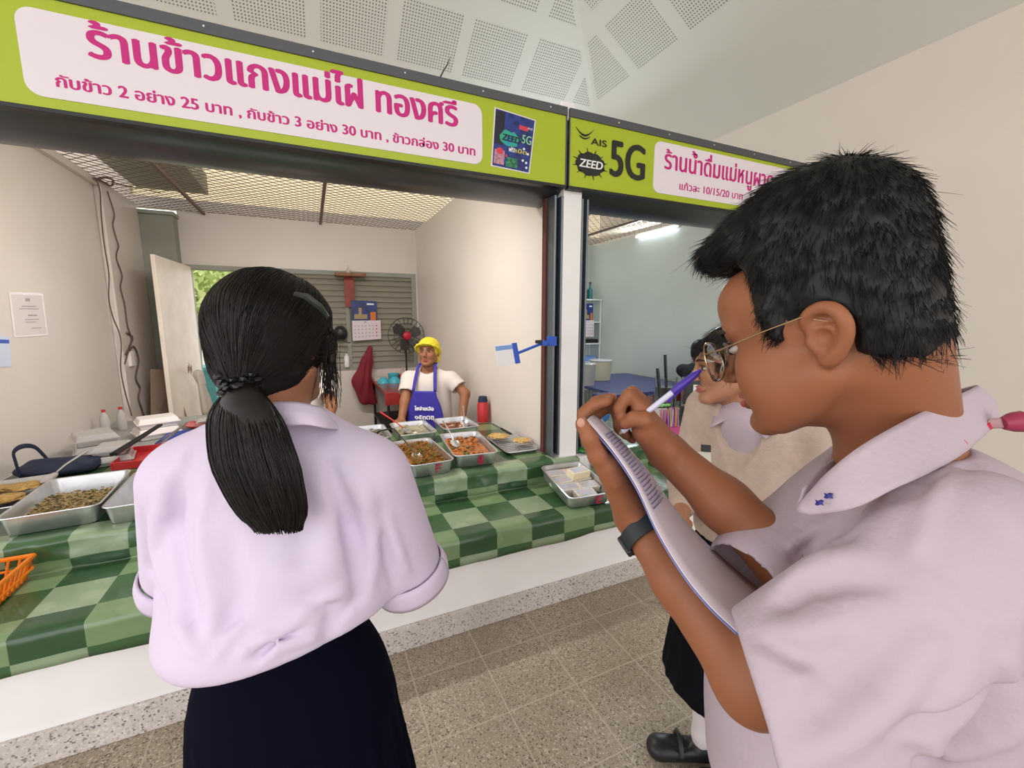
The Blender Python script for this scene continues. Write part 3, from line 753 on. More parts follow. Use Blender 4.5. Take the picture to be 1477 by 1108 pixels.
def tray(c, w, l, rz, label, z0=.648, h=.08, name='food_tray', tilt=0.0, letter=None, group=None):
    root = empty(name, (c[0], c[1], z0), label, 'tray', group, rz=math.radians(rz))
    if tilt: root.rotation_euler.x = math.radians(tilt)
    n = 5
    def ring(w_, l_, r_): 
        p = rrect(-w_/2, w_/2, -l_/2, l_/2, r_, n); return p
    prof = [(0.0, -.02), (0.004, -.0135), (h-.004, .0), (h, .008), (h+.003, .007), (h+.001, -.002), (.004, -.018)]
    mb = MB(); bm = mb.bm; rings = []
    for (z, o_) in prof: rings.append([bm.verts.new((x, y, z)) for x, y in ring(w+2*o_-.014, l+2*o_-.014, .035+o_*.4)])
    for a, b in zip(rings, rings[1:]):
        for k in range(len(a)): bm.faces.new((a[k], a[(k+1) % len(a)], b[(k+1) % len(a)], b[k]))
    bm.faces.new(rings[0][::-1]); bm.faces.new(rings[-1])
    me = mb.mesh('pan'); o = bpy.data.objects.new('pan', me); me.materials.append(M_alu); COL.objects.link(o); o.parent = root; shade(o, 50)
    if letter:
        mb = MB(); x0, y0, yy = -.018+letter[1], 0, -l/2+.002
        st = {'E': [(0,0,.006,.05),(0,0,.034,.006),(0,.022,.028,.028),(0,.044,.034,.05)], 'F': [(0,0,.006,.05),(0,.022,.028,.028),(0,.044,.034,.05)],
              'B': [(0,0,.006,.05),(0,0,.034,.006),(0,.015,.03,.02),(0,.03,.03,.035),(0,.044,.034,.05),(.014,0,.02,.05)]}[letter[0]]
        for (a, b, c_, d) in st: mb.box(x0+a, x0+c_, yy-.006, yy-.0005, .016+b, .016+d)
        for v in mb.bm.verts: v.co.y += (h-v.co.z)*.16
        me = mb.mesh('painted_letter'); me.materials.append(M_redink); o = bpy.data.objects.new('painted_letter', me); COL.objects.link(o); o.parent = root
    return root
def inw(root, p): return MW(root) @ Vector(p)
def food(root, w, l, zf, m, label, name, kind='lump', n=60, m2=None, cat='food', seed=0):
    """food lying in a tray: a bed of sauce with pieces on it, one uncountable mass"""
    M = MW(root); rs = random.Random(seed); mb = MB(); bm = mb.bm
    nx, ny = 14, 22; G = []
    for i in range(nx+1):
        row = []
        for j in range(ny+1):
            u, v = i/nx*2-1, j/ny*2-1; sx = w/2-.012; sy = l/2-.012
            hgt = zf+(.012 if kind != 'sauce' else .003)*mnoise.noise(Vector((u*3+seed, v*5, seed)))+(.018*(1-max(abs(u), abs(v))**2) if kind == 'noodle' else 0)
            row.append(bm.verts.new(M @ Vector((u*sx, v*sy, hgt))))
        G.append(row)
    for i in range(nx):
        for j in range(ny): bm.faces.new((G[i][j], G[i+1][j], G[i+1][j+1], G[i][j+1]))
    for f in bm.faces: f.material_index = 0
    nb = len(bm.faces)
    for k in range(n):
        x, y = rs.uniform(-w/2+.03, w/2-.03), rs.uniform(-l/2+.04, l/2-.03); z = zf+rs.uniform(.0, .02)
        if kind == 'noodle':
            z += .02*(1-(2*y/l)**2); a = rs.uniform(0, PI); L = rs.uniform(.03, .06); p = []
            for q in range(5): t = q/4-.5; p.append(M @ Vector((x+math.cos(a)*L*t+.008*math.sin(q*2+k), y+math.sin(a)*L*t+.008*math.cos(q*2.3+k), z+.012*math.sin(q*1.7+k)+.006)))
            mb.tube(p, .0022, 4)
        else:
            s_ = rs.uniform(.008, .02)*(.45 if kind == 'mince' else 1); mb.blob(M @ Vector((x, y, z)), s_, s_*rs.uniform(.5, 1), s_*.5, 1, .5, seed=k)
    bm.faces.ensure_lookup_table()
    me = mb.mesh(name); me.materials.append(m)
    if m2:
        me.materials.append(m2); mi = [0]*len(me.polygons)
        r2 = random.Random(seed+5); per = 20 if kind != 'noodle' else 18
        for q in range(nb, len(mi)): mi[q] = 1 if ((q-nb)//per*7919) % 3 == 0 else 0
        me.polygons.foreach_set('material_index', mi)
    o = link(name, me); me.polygons.foreach_set('use_smooth', [True]*len(me.polygons))
    return setp(o, label, cat, None, 'stuff')
def spoon(p0, p1, label, m=None, mh=None, name='serving_spoon', r=.032, up=(0, 0, 1)):
    """bowl at p0, handle end at p1"""
    p0, p1 = Vector(p0), Vector(p1); d = (p1-p0).normalized(); root = empty(name, tuple(p0), label, 'spoon')
    M = Matrix.Translation(p0) @ Matrix(rot_to(tuple(d), up).tolist()).to_4x4()
    mb = MB(); mb.blob((0, 0, 0), r, .008, r*1.35, 2)
    for v in mb.bm.verts:
        if v.co.y > 0: v.co.y *= .3
        v.co.y += -.010+.25*((v.co.x/r)**2+(v.co.z/r/1.35)**2)*.04
        v.co = M @ v.co
    mb.build('bowl', m or M_chrome, root, smooth=True)
    L = (p1-p0).length
    MB().tube([M @ Vector((0, .002, r*1.2)), M @ Vector((0, .008, L*.4)), M @ Vector((0, .004, L))], [.004, .0045, .0065], 8).build('handle', mh or m or M_chrome, root, smooth=True)
    return root
G_tr = 'aluminium trays of cooked food'
tE = tray((.905, .785), .285, .54, -6, 'aluminium tray of orange curry, red ladder-shaped mark on its front', letter=('B', .03))
food(tE, .26, .51, .045, mat('orange_curry', (.55, .17, .025), .25, nz=.5, ns=30), 'orange curry in the tray nearest the wire rack', 'orange_curry', n=55, m2=mat('green_veg', (.10, .11, .02), .4), seed=2)
spoon(inw(tE, (-.07, .05, .07)), inw(tE, (-.11, .28, .17)), 'steel ladle resting in the orange curry')
tD = tray((.585, .74), .265, .54, 2, 'aluminium tray of stir-fried noodles with a red letter F on its front', letter=('F', .035))
food(tD, .24, .51, .045, mat('fried_noodle', (.50, .20, .03), .35, nz=.5, ns=40), 'heap of orange stir-fried noodles in the tray marked F', 'fried_noodles', kind='noodle', n=260, m2=mat('noodle_green', (.16, .16, .03), .4), seed=3)
spoon(inw(tD, (-.05, -.10, .08)), inw(tD, (-.12, .22, .18)), 'spoon with a black handle in the fried noodles', mh=M_black)
tB = tray((.66, 1.345), .285, .41, 0, 'aluminium tray of pale clear curry with a red-handled ladle')
food(tB, .26, .39, .05, mat('pale_curry', (.40, .37, .20), .2, nz=.4, ns=25), 'pale green-white curry with egg tofu in the middle rear tray', 'pale_curry', kind='sauce', n=14, m2=mat('tofu', (.66, .62, .48), .5), seed=4)
spoon(inw(tB, (-.06, -.06, .08)), inw(tB, (-.20, .22, .17)), 'steel ladle with a red handle in the pale curry', mh=M_red)
tA = tray((.345, 1.345), .265, .41, 0, 'aluminium tray of leafy green curry, leftmost of the rear trays')
food(tA, .24, .39, .04, mat('brown_curry', (.22, .20, .12), .3, nz=.5, ns=25), 'leafy green curry in the rear tray beside the girl', 'green_curry', n=40, m2=mat('leaf_green', (.05, .09, .015), .4), seed=5)
spoon(inw(tA, (.03, -.05, .08)), inw(tA, (.13, -.22, .14)), 'black spoon lying between the leafy curry and the noodles', m=M_black)
tC = tray((1.005, 1.365), .285, .38, 0, 'aluminium tray of red-brown stew nearest the woman in the blue apron')
food(tC, .26, .36, .04, mat('red_stew', (.34, .13, .06), .3, nz=.5, ns=25), 'red-brown stew with pale pieces in the tray before the apron', 'red_stew', n=30, m2=mat('pale_meat', (.52, .36, .24), .5), seed=6)
spoon(inw(tC, (.07, -.02, .07)), inw(tC, (.11, .13, .18)), 'steel ladle standing up in the red-brown stew')
tT1 = tray((-1.078, .775), .33, .53, 4, 'large aluminium tray of minced stir-fry at the left end of the counter', h=.085)
food(tT1, .30, .30, .035, mat('minced_stirfry', (.42, .30, .13), .45, nz=.5, ns=60), 'crumbly minced stir-fry in the large left tray', 'minced_stir_fry', kind='mince', n=420, m2=mat('herb_green', (.12, .10, .03), .5), seed=7)
tT2 = tray((-.73, .735), .32, .53, 3, 'nearly empty aluminium tray half hidden by the girl in white', h=.085)
tT0 = tray((-1.452, 1.05), .30, .50, 8, 'shallow aluminium tray of fried patties against the left wall', h=.035)
M_fry = mat('fried_golden', (.50, .30, .08), .45, nz=.5, ns=50)
def patty(c, r, label, m=M_fry, ry=None, seed=0):
    mb = MB(); mb.blob(c, r, ry or r*.8, .013, 3, .35, seed=seed); o = mb.build('fried_patty', m, smooth=True); return setp(o, label, 'food')
for k, (x, y, z) in enumerate(((-1.50, 1.16, .677), (-1.42, .98, .677), (-1.53, .93, .692), (-1.40, 1.12, .69))):
    patty((x, y, z), .085, ['golden fried patty at the back of the shallow left tray', 'fried patty nearest the big tray in the shallow tray', 'fried patty at the front left of the shallow tray', 'fried patty lying on top beside the big left tray'][k], seed=k)
spoon((-1.30, 1.12, .72), (-1.20, 1.30, .80), 'small steel spoon across the fried patties')
# wire rack tray
tr = tray((1.262, .84), .255, .44, -2, 'low tray with a wire rack and two omelettes beside the wall', h=.022, name='rack_tray')
for k in range(12): MB().tube([inw(tr, (-.122, -.205+.037*k, .027)), inw(tr, (.122, -.205+.037*k, .027))], .0018, 6).build('rack_wire', M_chrome, tr)
for x in (-.12, 0, .12): MB().tube([inw(tr, (x, -.21, .024)), inw(tr, (x, .21, .024))], .0022, 6).build('rack_bar', M_chrome, tr)
M_om = mat('omelette', (.66, .47, .17), .5, nz=.4, ns=50, col2=(.45, .24, .06))
patty((1.215, .975, .692), .078, 'round omelette at the back of the wire rack', M_om, .07, 11); patty((1.322, .80, .692), .062, 'small omelette on the wire rack nearest the column', M_om, .058, 12)
tg = MB(); tg.tube([(1.29, .93, .705), (1.27, 1.06, .72)], [.006, .007], 6); tg.tube([(1.305, .935, .705), (1.275, 1.06, .722)], [.006, .007], 6)
setp(tg.build('tongs', M_black), 'black tongs on the wire rack between the omelettes', 'tongs')
# snack boxes in the tray on the lower step
tS = tray((1.375, .195), .29, .40, -4, 'aluminium tray of boxed snacks on the lower step, red letter on front', z0=.534, h=.075, tilt=8, letter=('E', .05))
def carton(x, y, z, rz, label, m, tilt=0):
    M = MW(tS) @ Matrix.Translation((x, y, z)) @ Matrix.Rotation(math.radians(rz), 4, 'Z')
    mb = MB(); mb.box(-.062, .062, -.0385, .0385, 0, .044, M); o = mb.build('snack_box', m, bevel=.003); setp(o, label, 'box', 'boxed snacks in the lower tray')
    box('lid_print', mat('print_redblue', (.62, .42, .42), .5, nz=.9, ns=55, col2=(.35, .50, .62)), -.050, .050, -.029, .029, .044, .0448, o, M=M)
    return o
M_ct = mat('carton_white', (.74, .70, .62), .55, nz=.3, ns=45, col2=(.60, .52, .44)); M_cty = mat('carton_cream', (.78, .68, .46), .55)
pos = [(-.06, .13, 'rear left'), (.062, .125, 'rear right'), (-.065, .045, 'middle left'), (.06, .045, 'middle right under the cream box'), (-.06, -.04, 'front left'), (.063, -.045, 'front right'), (-.0, -.122, 'frontmost')]
for k, (x, y, w_) in enumerate(pos): carton(x, y, .012, random.uniform(-6, 6), 'printed snack box lying %s in the lower tray' % w_, M_ct)
carton(.05, .055, .056, 6, 'cream snack box stacked on top of the others', M_cty)

# left clutter on and behind the counter
st = empty('side_table', (-1.2, 2.35, 0), 'low side table along the left wall behind the counter', 'table')
box('table_top', mat('table_grey', (.30, .30, .29), .5), -1.62, -.72, 1.60, 2.98, .61, .645, st, .004)
for x in (-1.58, -.77):
    for y in (1.65, 2.93): box('leg', M_chrome, x-.015, x+.015, y-.015, y+.015, 0, .61, st)
def bagloop():
    r = empty('navy_bag', (-1.43, 1.5, .655), 'navy blue shoulder bag with a raised loop strap by the left wall', 'bag')
    s_ = SDF((-1.64, 1.25, .63), (-1.10, 1.8, .90), .006)
    s_.ell((-1.40, 1.46, .685), (.19, .13, .045), k=.02); s_.cone((-1.52, 1.5, .70), (-1.30, 1.42, .715), .03, .025, k=.03); s_.rbox((-1.28, 1.45, .69), (.07, .08, .03), .02, k=.03)
    s_.plane((0, 0, .652), (0, 0, -1)); s_.fold((-1.5, 1.36, .71), (-1.3, 1.5, .72), .015, -.012); s_.fold((-1.45, 1.5, .72), (-1.25, 1.36, .72), .012, .010)
    sdf_obj('bag_body', s_, M_navy, r)
    p = [onx(px, py, -1.52) for px, py in ((30, 690), (22, 665), (20, 652), (32, 644), (50, 645), (66, 660), (80, 676))]
    p = [Vector(q) for q in catmull(p, 24)]; mb = MB()
    for a, b in zip(p, p[1:]):
        d = (b-a); mb.tube([a-d*.12, b+d*.12], .014, 6)
    for v in mb.bm.verts: v.co.x = -1.52+(v.co.x+1.52)*.25
    mb.build('strap', M_navy, r, smooth=True); return r
bagloop()
def clam(c, w, l, h, rz, label, m=None, name='food_clamshell'):
    r = empty(name, c, label, 'food box', 'takeaway boxes at the left end'); M = Matrix.Translation(c) @ Matrix.Rotation(math.radians(rz), 4, 'Z')
    for nm, z0, z1, a, b in (('base', 0, h*.5, .0, .012), ('lid', h*.52, h, .012, .0)):
        mb = MB(); w0, w1 = w/2-(.014 if nm == 'base' else 0), w/2-(.0 if nm == 'base' else .014)
        vs = []
        for (ww, z) in ((w0, z0), (w1, z1)):
            vs.append([mb.bm.verts.new(M @ Vector((sx*ww, sy*(ww+l/2-w/2), z))) for sx, sy in ((-1, -1), (1, -1), (1, 1), (-1, 1))])
        mb.bm.faces.new(vs[0][::-1]); mb.bm.faces.new(vs[1])
        for k in range(4): mb.bm.faces.new((vs[0][k], vs[0][(k+1) % 4], vs[1][(k+1) % 4], vs[1][k]))
        mb.build(nm, m or M_foam, r, bevel=.006)
    box('rim', m or M_foam, -w/2-.006, w/2+.006, -l/2-.006, l/2+.006, h*.5-.002, h*.52+.002, r, M=M)
    return r
M_clear = mat('clamshell_plastic', (.88, .85, .83), .12, trans=.55, ior=1.3)
clam((-1.36, 1.86, .647), .22, .28, .075, 20, 'clear takeaway box at the bottom of the left stack', M_clear); clam((-1.37, 1.87, .724), .21, .27, .07, 26, 'clear takeaway box on top of the stack by the wall', M_clear)
clam((-1.17, 1.56, .650), .18, .20, .06, 12, 'clear takeaway box in front of the stack', M_clear); clam((-1.18, 1.57, .712), .17, .19, .055, 5, 'clear takeaway box lying on another one by the red tray', M_clear)
clam((-1.13, 2.22, .647), .26, .22, .08, 28, 'white foam box standing on the side table', M_foam); clam((-1.12, 2.23, .729), .25, .21, .075, 22, 'white foam box with open end on top of another', M_foam)
rt = empty('red_tray', (-1.02, 1.55, .65), 'red plastic tray behind the two big aluminium trays', 'tray')
box('tray_base', M_red, -1.12, -.80, 1.36, 1.72, .650, .66, rt, .003)
for a in ((-1.13, -1.12, 1.35, 1.73), (-.80, -.79, 1.35, 1.73), (-1.12, -.80, 1.35, 1.36), (-1.12, -.80, 1.72, 1.73)): box('rim', M_red, a[0], a[1], a[2], a[3], .652, .70, rt, .003)
bc = SDF((-1.10, 1.80, .63), (-.72, 2.25, .76), .008); bc.rbox((-.90, 2.02, .665), (.15, .18, .02), .015); bc.fold((-1.0, 1.9, .69), (-.8, 2.15, .69), .02, .018); bc.fold((-.9, 1.9, .69), (-.95, 2.15, .69), .02, -.012)
setp(sdf_obj('folded_cloth', bc, mat('royal_blue_cloth', (.02, .045, .26), .7)), 'folded royal blue cloth on the side table', 'cloth')
pl = empty('red_plate', (-.84, 2.45, .647), 'shallow red plate with plastic bags on the side table', 'plate')
MB().lathe([(.0, .0), (.10, 0), (.16, .035), (.165, .04), (.155, .036), (.10, .008), (0, .006)], (-.84, 2.42, .647), 24).build('plate', M_red, pl, smooth=True)
mb = MB(); [mb.blob((-.88+.04*k, 2.42+.03*math.sin(k*2), .70), .05, .04, .022, 2, .8, seed=k) for k in range(3)]; mb.build('plastic_bag', M_clear, pl, smooth=True)
MB2 = MB().lathe([(0, .02), (.12, .018), (.20, .006), (.215, 0), (.20, .002), (.0, .012)], (-1.10, 2.72, .649), 28)
setp(MB2.build('pan_lid', mat('dull_metal', (.36, .38, .34), .45, metal=.6), smooth=True), 'wide dull metal pan lid lying near the open door', 'lid')
for k, (x, y) in enumerate(((-1.53, 2.52), (-1.45, 2.60))):
    b_ = empty('clear_bottle', (x, y, .647), ['clear plastic bottle against the left wall', 'clear plastic bottle beside the first one, nearer the door'][k], 'bottle', 'clear bottles by the wall')
    MB().lathe([(0, 0), (.03, 0), (.032, .01), (.032, .11), (.024, .14), (.012, .16), (.012, .17), (0, .17)], (x, y, .647), 16).build('body', M_clear, b_, smooth=True)
    MB().lathe([(0, .17), (.014, .17), (.014, .188), (0, .188)], (x, y, .647), 12).build('cap', M_red, b_)
tg = MB(); tg.tube([(-.98, 1.66, .72), (-.86, 1.90, .80)], .006, 6); tg.tube([(-.955, 1.65, .72), (-.855, 1.90, .802)], .006, 6); setp(tg.build('tongs', M_chrome), 'steel tongs leaning over the red tray', 'tongs')
tg = MB(); tg.tube([(-1.12, 1.36, .75), (-.98, 1.74, .83)], [.011, .008], 8); tg.tube([(-1.10, 1.36, .75), (-.965, 1.74, .83)], [.011, .008], 8); setp(tg.build('tongs', M_black, smooth=True), 'long black tongs lying over the clear boxes', 'tongs')
# orange basket at the left edge
ob = empty('orange_basket', (-1.22, .28, .510), 'orange plastic basket at the left edge of the lower step', 'basket'); M_or = mat('orange_plastic', (.75, .20, .01), .4)
for (z0, z1, o0) in ((.0, .006, .0),): box('base', M_or, -1.40, -1.10, .16, .38, .510, .516, ob)
mb = MB()
for k in range(9):
    t0, t1 = k/9, (k+.62)/9
def wallp(a, b, n):
    for k in range(n+1):
        t = k/n; p = Vector(a)*(1-t)+Vector(b)*t; c_ = Vector((-1.25, .27, 0)); o_ = Vector((p.x-c_.x, p.y-c_.y, 0))*.16
        MB().tube([(p.x, p.y, .512), (p.x+o_.x, p.y+o_.y, .60)], .0045, 5).build('slat', M_or, ob)
wallp((-1.40, .16, 0), (-1.10, .16, 0), 10); wallp((-1.10, .16, 0), (-1.10, .38, 0), 8); wallp((-1.10, .38, 0), (-1.40, .38, 0), 10)
mb = MB(); pr = [(-1.43, .14), (-1.073, .14), (-1.073, .40), (-1.43, .40), (-1.43, .14)]
for a, b in zip(pr, pr[1:]): mb.tube([(a[0], a[1], .603), (b[0], b[1], .603)], .009, 6)
mb.build('rim', M_or, ob)
mb = MB()
for a, b in zip(pr, pr[1:]): mb.tube([(a[0]*.985-.02, a[1]*.95+.012, .555), (b[0]*.985-.02, b[1]*.95+.012, .555)], .005, 6)
mb.build('band', M_or, ob)

# papers, wires and socket on the left wall
M_paper = mat('paper', (.72, .66, .66), .35); M_ink = mat('grey_ink', (.42, .38, .40), .6)
pp = empty('notice_paper', (-1.638, 2.0, 1.56), 'white laminated notice taped on the left wall', 'notice')
q = [onx(*p, -1.6385) for p in ((12, 421), (61, 423), (69, 484), (20, 487))]
def sheet(name, q, m, par, th=.0015, n=(1, 0, 0)):
    mb = MB(); a = [mb.bm.verts.new(Vector(p)) for p in q]; b = [mb.bm.verts.new(Vector(p)+Vector(n)*th) for p in q]
    mb.bm.faces.new(a[::-1]); mb.bm.faces.new(b)
    for k in range(4): mb.bm.faces.new((a[k], a[(k+1) % 4], b[(k+1) % 4], b[k]))
    return mb.build(name, m, par)
def bil(q, u, v): q = [np.array(p) for p in q]; return (q[0]*(1-u)+q[1]*u)*(1-v)+(q[3]*(1-u)+q[2]*u)*v
sheet('sheet', q, mat('laminate_white', (.80, .74, .74), .2), pp, .002); sheet('page', [bil(q, *t) for t in ((.05, .05), (.95, .05), (.95, .95), (.05, .95))], M_paper, pp, .003)
for (v, u0, u1, h_) in ((.13, .42, .56, .07), (.30, .3, .72, .025), (.36, .22, .80, .02), (.50, .45, .72, .035), (.60, .35, .75, .02), (.66, .35, .65, .02), (.80, .5, .8, .02)):
    sheet('print_line', [bil(q, *t) for t in ((u0, v), (u1, v), (u1, v+h_), (u0, v+h_))], M_ink, pp, .0038)
q = [onx(*p, -1.6385) for p in ((-30, 483), (13, 485), (16, 529), (-30, 531))]
p2 = empty('blue_notice', (-1.638, 1.65, 1.35), 'pale blue and white card at the left edge of the wall', 'notice'); sheet('card', q, mat('pale_blue', (.62, .68, .85), .3), p2, .002)
sheet('blue_band', [bil(q, *t) for t in ((.55, .12), (.97, .12), (.97, .24), (.55, .24))], M_blue, p2, .003)
M_wire = mat('brown_wire', (.13, .09, .08), .6)
def wire(pts, label, r=.006, x=-1.575):
    o = MB().tube(catmull([onx(px, py, x) for px, py in pts], len(pts)*5), r, 6).build('cable', M_wire, smooth=True); return setp(o, label, 'cable')
wire([(137, 256), (144, 275), (146, 310), (150, 350), (157, 395), (157, 430), (163, 458), (172, 480), (175, 500), (174, 530), (179, 560), (190, 600)], 'thin brown cable hanging down the left wall, left one', .0055)
wire([(155, 276), (161, 295), (165, 310), (163, 325), (168, 345), (171, 355), (168, 372), (176, 397), (174, 415), (180, 440), (184, 470), (190, 490), (186, 505), (180, 525)], 'wavy brown cable hanging down the left wall, right one', .005)
wire([(183, 480), (191, 487), (187, 500), (182, 512), (193, 500), (200, 520), (196, 545), (202, 560), (200, 575), (208, 600)], 'tangled dark cable running down past the socket box', .008)
wire([(137, 257), (148, 262), (160, 268), (163, 260), (152, 256), (140, 258)], 'small coil of cable tied under the mesh ceiling', .009)
wire([(145, 258), (180, 268), (230, 278), (262, 290), (290, 322)], 'thin cable crossing below the mesh ceiling', .004, -1.45)
sb = onx(187, 516, -1.585); o = box('socket_box', M_white, -1.585, -1.56, sb[1]-.05, sb[1]+.05, sb[2]-.08, sb[2]+.06, bevel=.004); setp(o, 'white socket box under the hanging cables', 'socket')
# bundle of brown dried leaves / cardboard behind the socket
cb = empty('cardboard_sheets', (-1.45, 3.5, .5), 'folded brown cardboard sheets leaning in the corner by the pillar', 'cardboard'); M_cb = mat('cardboard', (.26, .19, .14), .8)
for (x0, y0, x1, y1, lean) in ((-1.52, 3.5, -1.38, 3.62, .1), (-1.38, 3.62, -1.22, 3.58, -.1)):
    p = [(x0, y0, .45), (x1, y1, .45), (x1+lean, y1+.05, 1.02), (x0+lean*.4, y0+.05, 1.05)]; sheet('sheet', p, M_cb, cb, .008, (0, -1, 0))
box('box_under', M_cb, -1.56, -1.24, 3.40, 3.72, 0, .46, cb)
# cloth hung on the door leaf
hc_ = SDF((-1.25, 3.30, .40), (-.9, 3.90, 1.05), .008)
hc_.flat((-1.09, 3.60, .95), (-1.06, 3.62, .60), .06, .12, (1, 0, 0), .40); hc_.cone((-1.10, 3.60, .97), (-1.08, 3.6, .88), .05, .04)
for k in range(5): hc_.fold((-1.03, 3.53+.03*k, .92), (-1.02, 3.48+.055*k, .52), .014, .014*(-1)**k)
hc_.plane((0, 0, .50), (0, 0, -1))
setp(sdf_obj('hanging_cloth', hc_, mat('grey_cream_cloth', (.50, .46, .40), .8)), 'pale grey cloth bundled and hung on the open door', 'cloth')

# back wall: louvre post, shelf, calendar, cap, spray can
ws = empty('wall_shelf', (.50, 4.25, 2.1), 'small brown shelf with a red panel high on the louvred window', 'shelf')
box('board', mat('brown_wood', (.28, .12, .05), .5, nz=.4, ns=20), .33, .70, 4.10, 4.30, 2.085, 2.125, ws, .004)
box('red_panel', mat('red_paper', (.34, .05, .03), .5, nz=.4, ns=10), .44, .56, 4.285, 4.30, 1.70, 2.085, ws, .002)
MB().lathe([(0, 0), (.03, 0), (.035, .03), (.012, .06), (.004, .10), (0, .11)], (.49, 4.2, 2.125), 14).build('incense_figure', mat('ivory', (.62, .55, .46), .5), ws, smooth=True)
cl = empty('wall_calendar', (.66, 4.27, 1.5), 'wall calendar with blue temple picture and date sheet on the louvred window', 'calendar')
def calendar(root, q, n):
    def B(u0, u1, v0, v1, m, t, nm): sheet(nm, [bil(q, *t_) for t_ in ((u0, v0), (u1, v0), (u1, v1), (u0, v1))], m, root, t, n)
    B(0, .9, 0, .50, mat('calendar_blue', (.015, .04, .22), .4, nz=.7, ns=12), .004, 'picture'); B(0.02, 1.02, .50, 1, mat('calendar_page', (.70, .62, .66), .6), .004, 'date_page')
    B(.1, .55, .34, .46, mat('temple_gold', (.35, .26, .12), .5), .0055, 'temple'); B(.25, .36, .18, .34, MATS['temple_gold'], .0055, 'spire'); B(.66, .86, .28, .50, mat('monk_orange', (.60, .17, .03), .6), .0055, 'orange_figure')
    B(.55, .8, .06, .10, M_wht, .0055, 'title')
    B(.42, .52, .52, .56, M_ink, .0055, 'month')
    for r in range(4):
        for c_ in range(7): B(.09+.125*c_, .14+.125*c_, .62+.09*r, .65+.09*r, M_redink if c_ == 6 else M_ink, .0055, 'date')
calendar(cl, [ony(*p, 4.26) for p in ((506, 433), (547, 435), (549, 489), (508, 492))], (0, -1, 0))
cap = SDF((.18, 4.0, 1.1), (.48, 4.32, 1.7), .007); cap.ell((.36, 4.26, 1.36), (.085, .06, .10)); cap.flat((.37, 4.14, 1.27), (.43, 4.10, 1.24), .06, .04, (0, .3, 1), .12)
setp(sdf_obj('black_cap', cap, M_black), 'black cap hung beside the calendar on the louvres', 'cap')
sc_ = empty('spray_can', (.43, 4.31, .90), 'white spray can on the window sill under the calendar', 'can'); p = ony(501, 532, 4.31)
MB().lathe([(0, 0), (.032, 0), (.034, .01), (.034, .13), (.026, .15), (0, .15)], (p[0], 4.30, .905), 16).build('can', M_whitep, sc_, smooth=True); MB().lathe([(0, .15), (.015, .15), (.015, .18), (0, .18)], (p[0], 4.30, .905), 12).build('cap', M_whitep, sc_)
# red cloth hanging
rc = SDF((.40, 3.9, .2), (.9, 4.32, 1.35), .01); [rc.flat(a_, b_, r1, r2, (0, 1, 0), .45, .03) for a_, b_, r1, r2 in (((.71, 4.16, 1.16), (.66, 4.15, .98), .035, .075), ((.66, 4.15, .98), (.58, 4.14, .72), .075, .12), ((.58, 4.14, .72), (.62, 4.13, .50), .12, .10), ((.62, 4.13, .66), (.72, 4.13, .44), .08, .05))]
for k in range(5): rc.fold((.66+.02*k, 4.12, 1.1), (.50+.06*k, 4.08, .45), .015, .018*(-1)**k)
rc.plane((0, 4.24, 0), (0, 1, 0)); setp(sdf_obj('red_towel', rc, mat('dark_red_cloth', (.20, .012, .022), .75)), 'dark red jacket hanging below the calendar', 'cloth')
# red covered table with things
rtb = empty('red_table', (1.0, 3.6, 0), 'table with a shiny red cover against the back wall', 'table')
M_rt = mat('red_vinyl', (.32, .035, .035), .2, nz=.3, ns=6)
box('table_top', M_rt, .70, 1.39, 2.95, 4.28, .71, .74, rtb, .006)
for x in (.74, 1.34):
    for y in (3.0, 4.2): MB().tube([(x, y, 0), (x, y, .71)], .016, 8).build('leg', M_black, rtb)
box('hanging_edge', M_rt, .70, 1.39, 2.94, 2.955, .60, .715, rtb); box('under_shelf', M_black, .72, 1.37, 3.1, 4.2, .25, .27, rtb)
def bowl(c, r, h, m, label, up=False):
    pr = [(0, 0), (r*.4, 0), (r*.85, h*.5), (r, h), (r*.95, h), (r*.8, h*.5), (0, .008)]
    if up: pr = [(0, h), (r*.4, h), (r*.9, h*.5), (r, 0)]
    return setp(MB().lathe(pr, c, 22).build('bowl', m, smooth=True), label, 'bowl')
M_cy = mat('cyan_plastic', (.06, .42, .52), .35)
bowl((.80, 3.72, .741), .075, .07, M_cy, 'cyan bowl turned over at the front edge of the red table', True); bowl((.93, 3.68, .741), .08, .08, M_cy, 'cyan bowl beside the overturned one, nearer the fan', True); bowl((.95, 3.85, .741), .075, .10, M_cy, 'cyan bowl standing behind the two overturned ones')
setp(box('paper_stack', mat('newsprint', (.5, .46, .43), .7), .72, .95, 3.9, 4.15, .741, .775, bevel=.004), 'pale paper stack on the back of the red table', 'paper')
setp(MB().lathe([(0, 0), (.03, 0), (.03, .12), (.014, .15), (.014, .19), (0, .19)], (1.06, 3.78, .741), 14).build('sauce_bottle', mat('beige_label', (.45, .33, .27), .5), smooth=True), 'beige sauce bottle on the red table below the fan', 'bottle')
mb = MB()
for k in range(7): mb.blob((.98+.03*k, 4.17+.03*math.sin(k*3), .765), .04, .035, .028, 1, .5, seed=k)
setp(mb.build('red_packets', M_red), 'heap of small red packets at the back of the red table', 'packets', None, 'stuff')
